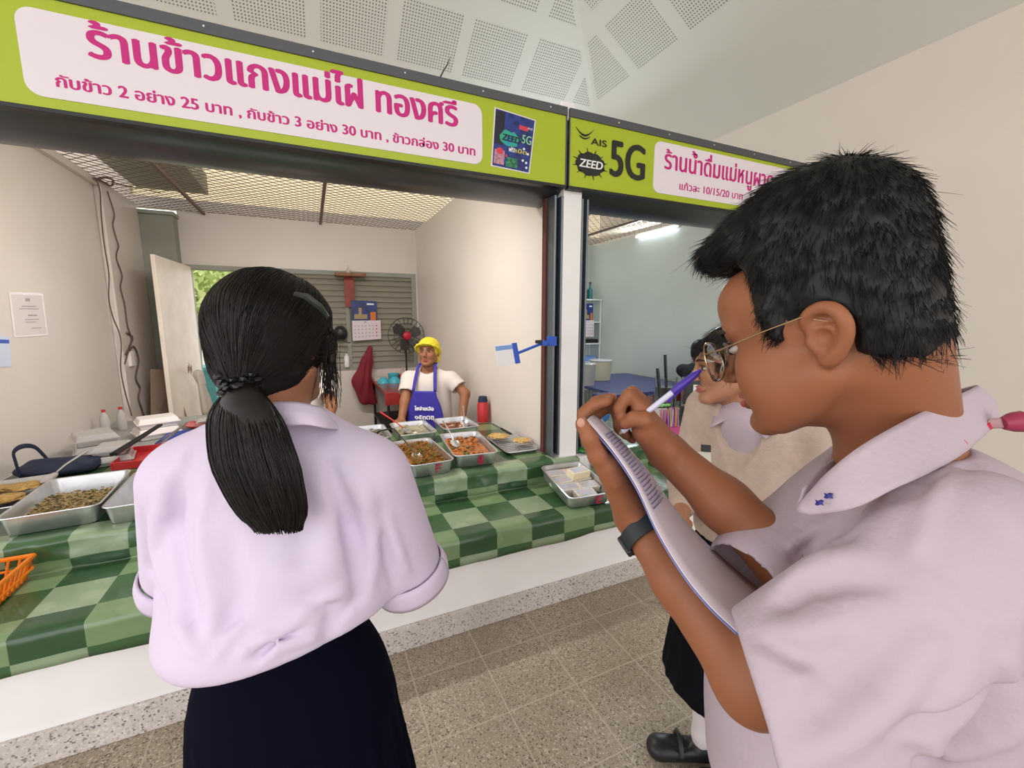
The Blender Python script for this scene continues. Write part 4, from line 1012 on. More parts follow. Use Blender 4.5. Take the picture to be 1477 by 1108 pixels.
# standing fan
fn = empty('electric_fan', (1.13, 3.97, .741), 'black electric fan with a red hub on the red table', 'fan'); fc = Vector(ony(586, 484, 3.95)); R_ = .235
for k in range(22):
    a = 2*PI*k/22; mb = MB(); pts = []
    for t in (0.12, .45, .8, 1.0): pts.append(fc+Vector((R_*t*math.cos(a), -.055+.05*t*t*t, R_*t*math.sin(a))))
    for t in (1.0, .7, .15): pts.append(fc+Vector((R_*t*math.cos(a), .005+.05*(1-t), R_*t*math.sin(a))))
    mb.tube(pts, .0022, 5).build('guard_wire', M_black, fn)
for rr_, yy in ((1.0, -.005), (.7, -.038), (.4, -.05)): MB().tube([fc+Vector((R_*rr_*math.cos(a), yy, R_*rr_*math.sin(a))) for a in [2*PI*k/36 for k in range(37)]], .004 if rr_ == 1 else .0025, 6, False).build('guard_ring', M_black, fn)
MB().blob(fc+Vector((0, -.055, 0)), .055, .02, .055, 3).build('hub_badge', mat('red_hub', (.50, .012, .03), .4), fn, smooth=True)
for k in range(3):
    a = 2*PI*k/3+.4; e1 = Vector((math.cos(a), 0, math.sin(a))); e2 = Vector((-math.sin(a), .25, math.cos(a)))
    pts = [e1*.03-e2*.02, e1*.10-e2*.075, e1*.19-e2*.06, e1*.205+e2*.02, e1*.14+e2*.075, e1*.04+e2*.03]
    mb = MB(); f = [mb.bm.verts.new(fc+p) for p in pts]; g = [mb.bm.verts.new(fc+p+Vector((0, .003, 0))) for p in pts]; mb.bm.faces.new(f); mb.bm.faces.new(g[::-1])
    for q in range(6): mb.bm.faces.new((f[q], g[q], g[(q+1) % 6], f[(q+1) % 6]))
    mb.build('blade', mat('fan_blade', (.06, .05, .05), .4), fn)
MB().tube([fc+Vector((0, .0, 0)), fc+Vector((0, .12, 0))], .05, 14).build('motor', M_black, fn, smooth=True); MB().tube([fc+Vector((0, .06, -.04)), (fc.x, fc.y+.06, .76)], .012, 8).build('pole', M_black, fn)
MB().lathe([(0, 0), (.12, 0), (.11, .02), (.02, .03), (0, .03)], (fc.x, fc.y+.06, .741), 20).build('base', M_black, fn, smooth=True)
# canister by the right wall
ct = empty('red_canister', (1.31, 1.86, .645), 'red and blue canister standing by the wall right of the woman', 'canister')
cx_, cy_ = 1.34, 1.62
MB().lathe([(0, 0), (.05, 0), (.05, .15), (.04, .18), (0, .18)], (cx_, cy_, .648), 16).build('canister_body', M_red, ct, smooth=True); MB().lathe([(0, .18), (.045, .18), (.035, .225), (0, .225)], (cx_, cy_, .648), 14).build('canister_top', M_navy, ct, smooth=True)
ct.location = (cx_, cy_, .648)
for ch in ct.children: ch.matrix_parent_inverse = Matrix.Translation((-cx_, -cy_, -.648))

# payment card on a blue clamp arm at the rail
qa = empty('card_holder', (1.42, .49, 1.40), 'blue clamp arm on the steel rail holding a payment card', 'card holder')
pc = ony(797, 492, .475); pj = ony(783, 495, .47); pe = ony(748, 509, .47)
box('clamp', M_blue, pc[0]-.035, pc[0]+.02, .455, .49, pc[2]-.03, pc[2]+.03, qa, .003); MB().lathe([(0, -.02), (.018, -.02), (.018, .02), (0, .02)], (0, 0, 0), 12, Matrix.Translation((pj[0], .465, pj[2])) @ Matrix.Rotation(PI/2, 4, 'X')).build('clamp_screw', M_blue, qa)
MB().tube([pj, pe], .009, 8).build('arm', M_blue, qa); box('black_knob', M_black, pj[0]-.055, pj[0]-.015, .45, .47, pj[2]-.0, pj[2]+.02, qa, .002)
q = [ony(*p, .465) for p in ((714, 499), (742, 496), (747, 524), (718, 529))]
sheet('card', q, M_whitep, qa, .004, (0, -1, 0)); sheet('blue_header', [bil(q, *t) for t in ((.0, .03), (1, .03), (1, .24), (.0, .24))], mat('header_blue', (.20, .35, .72), .4), qa, .0055, (0, -1, 0))
sheet('card_clip', [bil(q, *t) for t in ((.86, -.05), (1.1, -.05), (1.1, 1.0), (.86, 1.0))], M_blue, qa, .009, (0, -1, 0))

# ---------------- drinks stall ----------------
M_lid = mat('blue_table_cover', (.035, .04, .16), .35)
bt = empty('blue_table', (3.5, 2.5, 0), 'low table with a dark blue cover in the drinks stall', 'table')
box('table_top', M_lid, 3.0, 4.3, 2.0, 3.3, .70, .735, bt, .005); box('orange_side', mat('orange_red', (.45, .08, .03), .5), 3.0, 4.3, 2.0, 2.012, .55, .70, bt)
for x in (3.05, 4.25):
    for y in (2.05, 3.25): box('leg', M_navy, x-.02, x+.02, y-.02, y+.02, 0, .70, bt)
b2 = empty('drinks_table', (2.7, 1.5, 0), 'blue table with a pale cloth edge beside the drink jars', 'table')
box('table_top', M_lid, 2.75, 3.6, 1.80, 1.98, .70, .74, b2, .005); [box('leg', M_navy, x-.02, x+.02, 1.86, 1.90, .0, .70, b2) for x in (2.8, 3.55)]
for k, (px, y, m_, w) in enumerate(((845, 2.55, M_clear, .12), (866, 2.85, mat('cream_liquid', (.62, .60, .42), .4), .15))):
    p = ony(px, 545, y); b_ = empty('bucket', (p[0], y, .735), ['clear drink bucket half hidden behind the column', 'cream drink bucket on the blue table'][k], 'bucket')
    MB().lathe([(0, 0), (w*.85, 0), (w, .26), (w*.97, .26), (w*.82, .01)], (p[0], y, .737), 20).build('pail', m_, b_, smooth=True); MB().lathe([(0, .275), (w*.9, .275), (w*1.04, .262), (w*1.04, .25), (w*.9, .262), (0, .262)], (p[0], y, .737), 20).build('lid', M_clear, b_, smooth=True)
def jar(c, r, h, m, fill, label, lab=None, scale=1.0):
    j = empty('drink_jar', c, label, 'jar')
    MB().lathe([(0, 0), (r, 0), (r, h), (r-.004, h), (r-.004, .006), (0, .006)], c, 24).build('glass', M_glass, j, smooth=True)
    MB().lathe([(0, .008), (r-.006, .008), (r-.006, h*fill), (0, h*fill)], c, 22).build('drink', m, j, smooth=True)
    if lab:
        d = Vector((0-c[0], -1.892-c[1], 0)).normalized(); a0 = math.atan2(d.y, d.x)+lab[0]
        mb = MB(); A = [mb.bm.verts.new((c[0]+(r+.0015)*math.cos(a0+t), c[1]+(r+.0015)*math.sin(a0+t), c[2]+z)) for z in (lab[1], lab[1]+.07) for t in (-.5, -.25, 0, .25, .5)]
        for q in range(4): mb.bm.faces.new((A[q], A[q+1], A[5+q+1], A[5+q]))
        mb.build('label', M_whitep, j)
    return j
M_tea = mat('orange_tea', (.62, .24, .03), .25); M_ice = mat('icy_water', (.45, .62, .66), .2, trans=.4)
c1 = onz(1000, 612, .65); jar((c1[0], c1[1], .65), .115, .40, M_tea, .40, 'tall clear jar of orange tea beside the cardigan girl', (.35, .29))
c2 = onz(950, 618, .65); jar((c2[0], c2[1], .65), .10, .27, mat('milky', (.60, .58, .58), .3), .55, 'short clear jar with a white label next to the orange tea', (.1, .12))
c3 = onz(972, 607, .65); jar((c3[0]+.1, c3[1]+.22, .65), .10, .36, M_ice, .75, 'clear jar of icy water behind the orange tea')
for k, (a, b) in enumerate((((2.78, .95, .66), (2.74, 1.0, 1.12)), ((c3[0]+.1, c3[1]+.2, .80), (c3[0]+.07, c3[1]+.22, 1.22)))):
    setp(MB().tube([a, b], .014, 8).build('ladle_handle', M_black), ['black ladle handle standing left of the drink jars', 'black ladle handle rising from the water jar'][k], 'ladle')
# straws
scn = onz(978, 655, .65); so = empty('straw_box', (scn[0], max(scn[1], .5), .65), 'pink box of coloured drinking straws', 'straw box'); sx_, sy_ = scn[0]+.28, .56; so.location = (sx_, sy_, .65)
cols = [(.62, .10, .35), (.65, .28, .04), (.30, .10, .45), (.30, .50, .20), (.55, .15, .60), (.60, .30, .06), (.75, .72, .72), (.35, .08, .5)]
box('straw_tray', mat('pink_box', (.55, .08, .25), .4), sx_-.09, sx_+.10, sy_-.03, sy_+.03, .65, .72, so, .003)
for k in range(22):
    x = sx_-.085+.0085*k; MB().tube([(x, sy_+random.uniform(-.02, .02), .66), (x+random.uniform(-.006, .006), sy_+random.uniform(-.01, .02), .86+random.uniform(-.01, .012))], .0045, 6).build('straw', mat('straw_%d' % (k % 8), cols[k % 8], .4), so)
mb = MB(); [mb.blob((sx_-.05+.035*k, sy_+.08, .875), .03, .025, .012, 1, .3, seed=k) for k in range(4)]; mb.build('green_lid', mat('green_lid', (.20, .50, .14), .4), so)
# crumpled green netting at the column foot and blue bag
gn = SDF((1.58, .34, .62), (2.05, .85, .80), .006); gn.ell((1.76, .50, .66), (.16, .09, .05))
rs = random.Random(3)
for k in range(16): x, y = 1.62+.3*rs.random(), .43+.14*rs.random(); gn.fold((x, y, .70), (x+rs.uniform(-.08, .08), y+rs.uniform(-.05, .05), .70), .014, .022*(-1)**k)
gn.plane((0, 0, .655), (0, 0, -1)); setp(sdf_obj('green_plastic_sheet', gn, mat('bright_green_plastic', (.03, .22, .05), .25, nz=.6, ns=20)), 'crumpled bright green plastic sheet beside the white column', 'plastic sheet')
p = onz(858, 590, .78); bb = SDF((p[0]-.25, p[1]-.2, .62), (p[0]+.25, p[1]+.2, .95), .008); bb.ell((p[0], p[1], .73), (.14, .11, .09))
for k in range(12): a = rs.random()*6; bb.fold((p[0], p[1], .83), (p[0]+.15*math.cos(a), p[1]+.12*math.sin(a), .70), .016, .015*(-1)**k)
bb.plane((0, 0, .655), (0, 0, -1)); setp(sdf_obj('blue_bag', bb, mat('blue_film', (.05, .20, .55), .2)), 'shiny blue plastic bag behind the column foot', 'bag')
# tall rack with calendar and bottles
rk = empty('white_rack', (4.22, 4.2, 0), 'narrow white rack against the wall of the drinks stall', 'rack')
for x in (3.98, 4.34): 
    for y in (4.04, 4.33): box('post', M_white, x-.012, x+.012, y-.012, y+.012, 0, 1.86, rk)
for z in (.4, .85, 1.15, 1.5, 1.86): box('shelf', M_white, 3.96, 4.355, 4.02, 4.345, z-.02, z, rk, .002)
box('black_box', M_black, 4.0, 4.32, 4.06, 4.30, 1.151, 1.21, rk); box('blue_box', MATS['header_blue'], 4.0, 4.3, 4.06, 4.3, .851, .93, rk)
c4 = empty('wall_calendar', (4.2, 4.0, 1.5), 'small blue calendar hung on the white rack', 'calendar'); calendar(c4, [ony(*p, 4.005) for p in ((841, 438), (857, 438), (856, 486), (840, 486))], (0, -1, 0))
for k, (px, m_) in enumerate(((844, mat('dark_bottle', (.10, .03, .05), .2)), (851, mat('teal_bottle', (.02, .20, .20), .2)))):
    p = ony(px, 425, 4.18); b_ = empty('syrup_bottle', (p[0], 4.18, 1.861), ['dark syrup bottle on top of the white rack', 'teal syrup bottle on top of the white rack'][k], 'bottle')
    MB().lathe([(0, 0), (.038, 0), (.04, .02), (.04, .15), (.016, .20), (.014, .25), (0, .25)], (p[0], 4.18, 1.861), 16).build('body', m_, b_, smooth=True); MB().lathe([(0, .25), (.017, .25), (.017, .28), (0, .28)], (p[0], 4.18, 1.861), 12).build('cap', M_black, b_)
# fluorescent tube
lt = empty('tube_light', (4.33, 2.85, 2.74), 'lit white fluorescent tube on the wall of the drinks stall', 'light'); 
box('batten', M_white, 4.325, 4.36, 2.42, 3.24, 2.70, 2.745, lt, .003)
MB().tube([(4.31, 2.46, 2.70), (4.31, 3.20, 2.70)], .016, 12).build('lamp_tube', mat('lamp_glow', (1, 1, 1), .5, emit=(.80, .93, 1.0), es=6), lt, smooth=True)
area_light('tube_glow', (4.20, 2.83, 2.66), (0, math.radians(80), 0), .06, .75, 55, (.80, .93, 1.0))
# unseen light fitting added behind the shutter housing to brighten the food stall
lt2 = empty('tube_light', (0, .98, 2.7), 'unseen fluorescent fitting added behind the shutter housing to brighten the food stall', 'light')
box('batten', M_white, -.62, .62, .95, 1.0, 2.69, 2.73, lt2, .003); MB().tube([(-.59, .975, 2.67), (.59, .975, 2.67)], .014, 12).build('lamp_tube', mat('fill_glow_warm', (1, 1, 1), .5, emit=(1.0, .93, .85), es=12), lt2, smooth=True)
area_light('stall_fill_glow', (0, 1.1, 2.62), (math.radians(25), 0, 0), 1.2, .08, 42, (1.0, .93, .86))  # fill lamp that goes with the added fitting
# tree: tree and shrub seen through the doorway
def tree(x, y, h, label, seed):
    r = empty('leafy_tree', (x, y, -.13), label, 'tree'); rs = np.random.RandomState(seed)
    MB().tube([(x, y, -.13), (x+.1, y, h*.5), (x, y+.1, h*.8)], [.12, .08, .04], 8).build('trunk', mat('bark', (.12, .08, .05), .9), r)
    n = 2600; c = rs.randn(n, 3); c /= np.linalg.norm(c, axis=1)[:, None]; rad = rs.rand(n)**.4; c = c*rad[:, None]*np.array([1.5, 1.2, h*.34])+np.array([x, y, h*.72])
    V, Q = [], []
    a = rs.randn(n, 3); a /= np.linalg.norm(a, axis=1)[:, None]; b = np.cross(a, rs.randn(n, 3)); b /= np.linalg.norm(b, axis=1)[:, None]; L = rs.uniform(.06, .13, (n, 1))
    V = np.stack([c-a*L, c+b*L*.4, c+a*L, c-b*L*.4], 1).reshape(-1, 3); Q = np.arange(n*4).reshape(-1, 4)
    o = pydata('foliage', V, Q, mat('foliage_green', (.42, .55, .18), .6, nz=.5, ns=3, col2=(.66, .72, .36)), r, smooth=False); o['kind'] = 'stuff'; return r
tree(-1.9, 7.2, 2.7, 'sunlit leafy tree outside the open doorway, left one', 1); tree(-1.2, 10.0, 3.0, 'sunlit leafy tree outside the doorway, farther right one', 2)
bx_ = empty('teal_bin', (-1.55, 5.2, -.12), 'teal plastic bin outside the doorway', 'bin'); bx_.location = (-1.25, 5.2, -.12)
box('bin_body', mat('teal_plastic', (.10, .35, .38), .5), -1.6, -1.2, 5.0, 5.4, -.12, .86, bx_, .01); box('bin_lid', mat('teal_lid', (.12, .42, .45), .5), -1.62, -1.18, 4.98, 5.42, .86, .91, bx_, .01)
# ======================= PEOPLE =======================
def G(r, f, z): return np.array([0, -CAM_D, 0])+CR*r+FH*f+np.array([0, 0, z])
def dirG(r, f, z=0): v = CR*r+FH*f+np.array([0, 0, z]); return v/np.linalg.norm(v)
def frame(fwd, up=(0, 0, 1)):
    """columns: person's right, forward, up"""
    f = np.array(fwd, float); f /= np.linalg.norm(f); r = np.cross(f, np.array(up, float)); r /= np.linalg.norm(r); return np.stack([r, f, np.cross(r, f)], 1)
def loft(name, curves, m, parent=None, th=.002, n=24, k=6):
    C_ = [catmull(c, n) for c in curves]; rows = []
    for i in range(n+1): rows.append(catmull([c[i] for c in C_], k) if len(C_) > 1 else None)
    V = np.array([p for r in rows for p in r]); Q = [[i*(k+1)+j, (i+1)*(k+1)+j, (i+1)*(k+1)+j+1, i*(k+1)+j+1] for i in range(n) for j in range(k)]
    o = pydata(name, V, Q, m, parent); s = o.modifiers.new('t', 'SOLIDIFY'); s.thickness = th; s.offset = 0; return o
def vnormals(V, Q):
    n = np.cross(V[Q[:, 2]]-V[Q[:, 0]], V[Q[:, 3]]-V[Q[:, 1]]); N_ = np.zeros_like(V)
    for i in range(4): np.add.at(N_, Q[:, i], n)
    return N_/(np.linalg.norm(N_, axis=1, keepdims=True)+1e-9)
def strands(V, Nn, flow, n, L, lift, w, seg=4, rng=RNG, wob=.15, root=-.002, out=0.0):
    idx = rng.choice(len(V), n); p = V[idx]+Nn[idx]*root; nn = Nn[idx]; d = flow(p, nn); d -= nn*(d*nn).sum(1, keepdims=True); d /= np.linalg.norm(d, axis=1, keepdims=True)+1e-9
    d += rng.randn(n, 3)*wob; Ls = rng.uniform(*L, n)[:, None]; P = []
    for i in range(seg+1):
        t = i/seg; P.append(p+d*Ls*t+nn*(lift*math.sin(min(1, t*1.2)*PI*.5)+out*t*t)*1.0)
    P = np.stack(P, 1); W = np.linspace(1, .25, seg+1)[None, :]*w*np.ones((n, 1)); return P, W

SKIN = {}
def skin(name, col, rough=.48):
    if name in SKIN: return SKIN[name]
    m = mat(name, col, rough, nz=.12, ns=9, bump=.04, bs=220, sub=.08, spec=.35); SKIN[name] = m; return m
def add_head(S, c, R, s=1.0, ears=True, k=.018):
    sv = s; s = float(np.mean(s)); P = lambda x, y, z: np.array(c)+R@(np.array([x, y, z])*sv)
    S.ell(P(0, -.012, .032), np.array([.074, .092, .086])*s, R, k); S.ell(P(0, .022, -.026), np.array([.059, .062, .080])*s, R, .03*s)
    for q in (-1, 1):
        S.cone(P(.052*q, .0, -.048), P(.017*q, .066, -.090), .022*s, .017*s, .02*s); S.ell(P(.036*q, .060, -.020), np.array([.022, .018, .022])*s, R, .02*s)
        S.cone(P(.010*q, .084, .025), P(.044*q, .070, .027), .009*s, .008*s, .015*s)
    S.ell(P(0, .076, -.092), np.array([.021, .017, .015])*s, R, .018*s)
    for q in (-1, 1): S.ell(P(.031*q, .097, .006), np.array([.016, .013, .010])*s, R, .012*s, 'sub')
    S.cone(P(0, .086, .016), P(0, .107, -.025), .0065*s, .0105*s, .010*s)
    for q in (-1, 1): S.ell(P(.0105*q, .097, -.030), np.array([.0075, .009, .007])*s, R, .005*s)
    for q in (-1, 1): S.cone(P(.0205*q, .082, -.0575), P(.004*q, .0915, -.053), .0035*s, .0058*s, .005*s); S.cone(P(.018*q, .082, -.0625), P(.003*q, .0905, -.067), .0035*s, .0065*s, .005*s)
    S.cone(P(-.021, .088, -.0595), P(.021, .088, -.0595), .0016*s, .0016*s, .002, 'sub')
    if ears:
        for q in (-1, 1):
            S.ell(P(.077*q, -.010, -.004), np.array([.008, .018, .030])*s, R@np.array([[1, 0, 0], [0, 1, .2], [0, -.2, 1]]), .006*s); S.ell(P(.088*q, -.004, -.004), np.array([.008, .009, .015])*s, R, .004*s, 'sub')
def face_parts(root, c, R, s, lips=(.35, .09, .07), brow=True, iris=(.02, .012, .01), lipm='lips'):
    sv = s; s = float(np.mean(s)); P = lambda x, y, z: np.array(c)+R@(np.array([x, y, z])*sv); Mx = Matrix(R.tolist()).to_4x4()
    for q in (-1, 1):
        MB().blob(P(.031*q, .0745, .0045), .0125*s, .0118*s, .0062*s, 3, M=Mx).build('eye', mat('eye_white', (.42, .37, .34), .25), root, smooth=True)
        MB().blob(P(.031*q, .0838, .0045), .0062*s, .0040*s, .0056*s, 2, M=Mx).build('iris', mat('iris_dark', iris, .15), root, smooth=True)
        MB().tube([P(.017*q, .0868, .0120), P(.031*q, .0898, .0150), P(.045*q, .082, .0115)], .0026*s, 6).build('eyelid', mat('lid_dark', (.10, .05, .035), .6), root, smooth=True)
        if brow: MB().tube([P(.013*q, .0955, .026), P(.030*q, .0935, .032), P(.048*q, .077, .027)], [.003*s, .0034*s, .0014*s], 6).build('eyebrow', mat('brow_dark', (.03, .02, .015), .8), root, smooth=True)
    for z, r in ((-.0545, .0042), (-.0655, .0050)):
        MB().tube([P(-.019, .0855, -.0595), P(-.009, .0935, z), P(0, .0955, z+.0005), P(.009, .0935, z), P(.019, .0855, -.0595)], [.0012*s, r*s, r*s, r*s, .0012*s], 8).build('lip', mat(lipm, lips, .4), root, smooth=True)
def finger(S, pts, r0=.0088, r1=.0068, k=.004): S.chain(pts, list(np.linspace(r0, r1, len(pts))), k)
def auto_hand(S, w, d, n, side, curl=(.35, .5, .3), s=1.0, thumb=.7):
    """w wrist, d wrist->knuckles, n palm normal, side +1/-1 puts the thumb along +/- cross(d,n)"""
    d = np.array(d, float); d /= np.linalg.norm(d); n = np.array(n, float); n -= d*(n@d); n /= np.linalg.norm(n); l = np.cross(d, n)*side
    R = np.stack([l, n, d], 1); w = np.array(w)
    S.rbox(w+d*.046*s, np.array([.040, .013, .048])*s, .012*s, R, .012*s)
    for i, L in enumerate((.070, .078, .072, .056)):
        p = w+d*(.084-.004*abs(i-1))*s+l*(.030-.020*i)*s; pts = [p-d*.015*s, p]; a = 0
        for j, fr in enumerate((.45, .30, .25)):
            a += curl[j]; p = p+(d*math.cos(a)+n*math.sin(a)+l*(.10-.07*i)*.5)*L*fr*s; pts.append(p)
        finger(S, pts, .0092*s, .0070*s, .003*s)
    b = w+d*.022*s+l*.030*s; q = [b]; a = thumb
    for Ls in (.038, .030, .024): q.append(q[-1]+(d*math.cos(a)+l*math.sin(a)+n*.35)*Ls*s); a *= .55
    finger(S, q, .0125*s, .0080*s, .008*s)
def bounds(pts, m): P = np.array(pts); return P.min(0)-m, P.max(0)+m
def shoe_pair(root, feet, fwd, m, strap=False, s=1.0):
    fw = np.array(fwd, float); fw /= np.linalg.norm(fw)
    for c in feet:
        c = np.array([c[0], c[1], 0.0]); S = SDF(c-np.array([.2, .2, .02]), c+np.array([.2, .2, .16]), .006)
        S.flat(c-fw*.05+[0, 0, .038], c+fw*.10+[0, 0, .030], .040, .046, (0, 0, 1), .8, .02); S.ell(c-fw*.05+[0, 0, .055], (.036, .036, .05), k=.02)
        if strap: S.ell(c+fw*.035+[0, 0, .085], (.038, .038, .04), k=.01, op='sub')
        S.ell(c-fw*.045+[0, 0, .12], (.034, .034, .07), k=.005, op='sub'); S.plane((0, 0, .004), (0, 0, -1)); sdf_obj('shoe', S, m, root)
        if strap: MB().tube([c+fw*.035+np.cross(fw, [0, 0, 1])*a+[0, 0, z] for a, z in ((-.046, .045), (-.030, .075), (0, .088), (.030, .075), (.046, .045))], .008, 6).build('shoe_strap', m, root, smooth=True)

# ---------- 1. the boy writing, close on the right ----------
M_skb = skin('skin_tan', (.31, .118, .055)); M_sh = mat('school_shirt_white', (.50, .415, .475), .8, spec=.12, bump=.12, bs=160, nz=.04, ns=5)
M_hairb = mat('black_hair', (.007, .007, .0075), .45, spec=.3)
boy = empty('person', tuple(G(.46, .56, 0)), 'boy in glasses and white school shirt, writing on a paper pad with a pen', 'person')
hc0 = J(1180, 482, .535); FWD = dirG(-.63, .775, -.33); HR = frame(FWD); HS = np.array([1.0, 1.10, 1.06])
NB = G(.492, .535, 1.385); Lb = dirG(-.43, -.9); Fb = dirG(-.9, .43)
shL = NB+Lb*.175+np.array([0, 0, -.05]); shR = NB-Lb*.15-Fb*.03+np.array([0, 0, -.06])
elL, wrL = J(1086, 985, .495), J(913, 745, .65); elR, wrR = J(1138, 812, .575), J(962, 652, .665)
hp = [G(.44, .53, .95), hc0+[0, 0, .2], hc0, shL, shR, elL, wrL, elR, wrR, J(838, 600, .60), J(860, 580, .78), J(880, 560, .68)]
lo, hi = bounds(hp, .13); S = SDF(lo, hi, .003)
add_head(S, hc0, HR, HS, ears=False); S.ell(hc0+HR@(np.array([0, .052, .055])*HS), (.056, .048, .050), HR, .02)
P = lambda x, y, z: hc0+HR@(np.array([x, y, z])*HS)
# fuller cheek, jaw angle and nape
for q in (-1, 1): S.ell(P(.043*q, .036, -.050), (.031, .042, .038), HR, .03); S.cone(P(.058*q, -.012, -.045), P(.036*q, .05, -.088), .018, .016, .02)
S.cone(P(0, -.055, -.02), NB+Fb*(-.01), .052, .054, .03); S.cone(P(0, -.045, -.045), NB+Fb*.01+[0, 0, -.02], .047, .052, .03)
# ears with helix, concha and lobe
for q in (-1, 1):
    E = lambda y, z, x=0: P((.074+x)*q, y-.016, z*.86-.008)
    S.ell(E(-.011, -.001, .007), (.0065, .019, .029), HR, .010)
    ring = [(.004, .016, .003), (.000, .027, .008), (-.012, .032, .013), (-.024, .026, .017), (-.030, .010, .018), (-.027, -.008, .015), (-.016, -.023, .010), (-.006, -.030, .005)]
    rr_ = catmull([E(y, z, x) for y, z, x in ring], 22); S.chain(rr_, list(np.interp(np.linspace(0, 1, 23), np.linspace(0, 1, 8), [.0042, .0048, .0052, .0055, .0055, .0050, .0055, .0066])), .006)
    S.chain([E(-.006, .010, .010), E(-.016, .009, .013), E(-.021, -.002, .013), E(-.015, -.013, .010)], [.003, .0035, .0035, .003], .004)
    S.ell(E(-.008, -.003, .015), (.007, .0095, .010), HR, .004, 'sub'); S.ell(E(-.013, .018, .016), (.005, .010, .005), HR, .004, 'sub')
    S.ell(E(.004, -.005, .006), (.004, .005, .007), HR, .004)
# torso and arms
S.flat(NB+[0, 0, -.13], G(.46, .56, .98), .11, .13, Fb, .7, .05); S.cone(shL-[0, 0, .02], shR-[0, 0, .02], .038, .036, .02)
S.cone(shL, elL, .050, .041, .02); S.flat(elL, elL*.45+wrL*.55, .040, .035, np.cross(elL-wrL, [0, 0, 1]), .95, .02); S.cone(elL*.45+wrL*.55, wrL, .033, .0275, .02)
S.cone(shR, elR, .040, .040, .02); S.cone(elR, elR*.5+wrR*.5, .041, .035, .02); S.cone(elR*.5+wrR*.5, wrR, .035, .028, .02)
# left hand under the pad, fingers curled over its top, thumb on the near edge
def palm(a, b, wdir, hw, th, k=.012):
    a, b = np.array(a), np.array(b); d = b-a; L = np.linalg.norm(d); d /= L; w = np.array(wdir, float); w -= d*(w@d); w /= np.linalg.norm(w)
    S.rbox((a+b)/2, (hw, th, L/2+.012), th*.95, np.stack([w, np.cross(d, w), d], 1), k)
kL = J(853, 634, .665)
palm(wrL, kL, CF, .040, .015); S.cone(wrL, J(876, 672, .60), .025, .017, .012)
for i, (dz, dx, dy) in enumerate(((-.030, -3, 3), (-.010, 1, -2), (.010, 6, 2), (.030, 12, 10))):
    z = .672+dz; dx -= 4; pts = [J(860+dx, 640+dy, z), J(847+dx, 612+dy, z), J(848+dx, 594+dy, z+.002), J(863+dx, 581+dy, z), J(882+dx, 576+dy, z-.004)]
    finger(S, pts, .0098, .0078, .003)
finger(S, [J(886, 692, .605), J(862, 658, .590), J(850, 632, .582), J(839, 611, .580)], .0145, .0088, .006)
# right hand in a pen grip
kR = J(918, 590, .675); palm(wrR, kR, np.cross(kR-wrR, CU)+CF*.6, .038, .016); S.cone(wrR, J(932, 622, .645), .026, .021, .014)
finger(S, [J(926, 590, .650), J(907, 570, .648), J(893, 588, .646), J(898, 612, .648)], .0105, .0078)
finger(S, [J(930, 582, .668), J(912, 566, .668), J(892, 586, .668), J(893, 610, .668), J(899, 622, .664)], .0105, .0078)
finger(S, [J(930, 585, .688), J(908, 574, .690), J(890, 596, .690), J(893, 618, .686), J(903, 628, .680)], .0102, .0076)
finger(S, [J(932, 598, .705), J(912, 588, .708), J(898, 606, .706), J(903, 626, .700), J(912, 634, .694)], .0092, .0070)
finger(S, [J(945, 628, .640), J(930, 606, .628), J(914, 604, .630), J(902, 611, .636)], .0135, .0088, .006)
sdf_obj('body', S, M_skb, boy); face_parts(boy, hc0, HR, HS)
for (p, nrm) in ((J(838, 610, .571), -CF), (J(886, 573, .668), CU)):   # nails
    MB().blob(p, .0055, .0016, .0065, 2, M=Matrix(rot_to(tuple(CU), tuple(nrm)).tolist()).to_4x4()).build('nail', mat('nail_pink', (.50, .26, .19), .3), boy, smooth=True)
# hair
S = SDF(hc0-.17, hc0+np.array([.17, .17, .22]), .004)
S.ell(P(0, -.022, .074), np.array([.088, .092, .113])*HS, HR, .02); S.ell(P(0, -.042, .020), np.array([.086, .064, .085])*HS, HR, .02); S.ell(P(0, .010, .128), np.array([.074, .078, .045])*HS, HR, .03)
S.ell(P(0, -.058, -.020), np.array([.062, .045, .045])*HS, HR, .02); S.cone(P(.072, .022, .035), P(.074, .016, -.004), .012, .007, .012); S.cone(P(-.072, .022, .035), P(-.074, .016, -.004), .012, .007, .012)
S.ell(P(0, -.060, .122), (.055, .05, .046), HR, .03); S.ell(P(0, .072, .130), np.array([.060, .026, .018])*HS, HR, .02)
# cut the face, ear openings and neck free
S.rbox(P(0, .115, -.010), np.array([.09, .055, .108])*HS, .02, HR, .008, 'sub'); S.rbox(P(0, .093, .0), np.array([.11, .058, .104])*HS, .02, HR, .008, 'sub')
for q in (-1, 1):
    S.ell(P(.090*q, -.022, -.010), np.array([.034, .030, .034])*HS, HR, .006, 'sub'); S.rbox(P(.085*q, .018, -.055), np.array([.05, .062, .050])*HS, .02, HR, .006, 'sub')
S.plane(P(0, -.08, -.050), HR@np.array([0, .42, -1.0]), .01)
V, Q = S.mesh(); Nn = vnormals(V, Q)
nz_ = np.array([mnoise.noise(Vector(v*38))*.6+mnoise.noise(Vector(v*90))*.4 for v in V]); V = V+Nn*(nz_*.006)[:, None]
crown = P(.0, -.06, .14)
def flow_b(p, nn): 
    d = p-crown; d /= np.linalg.norm(d, axis=1, keepdims=True); loc = (p-hc0)@HR; f = (loc[:, 1:2] > .02)
    return d*.9+np.array([0, 0, -.5])+np.where(f, HR[:, 1]*.7, -HR[:, 1]*.1)
Ps, Ws = strands(V, Nn, flow_b, 12000, (.014, .030), .0022, .0006, 4, wob=.16, out=.001)
P2, W2 = strands(V, Nn, flow_b, 260, (.015, .028), .004, .0004, 4, wob=.35, out=.003)
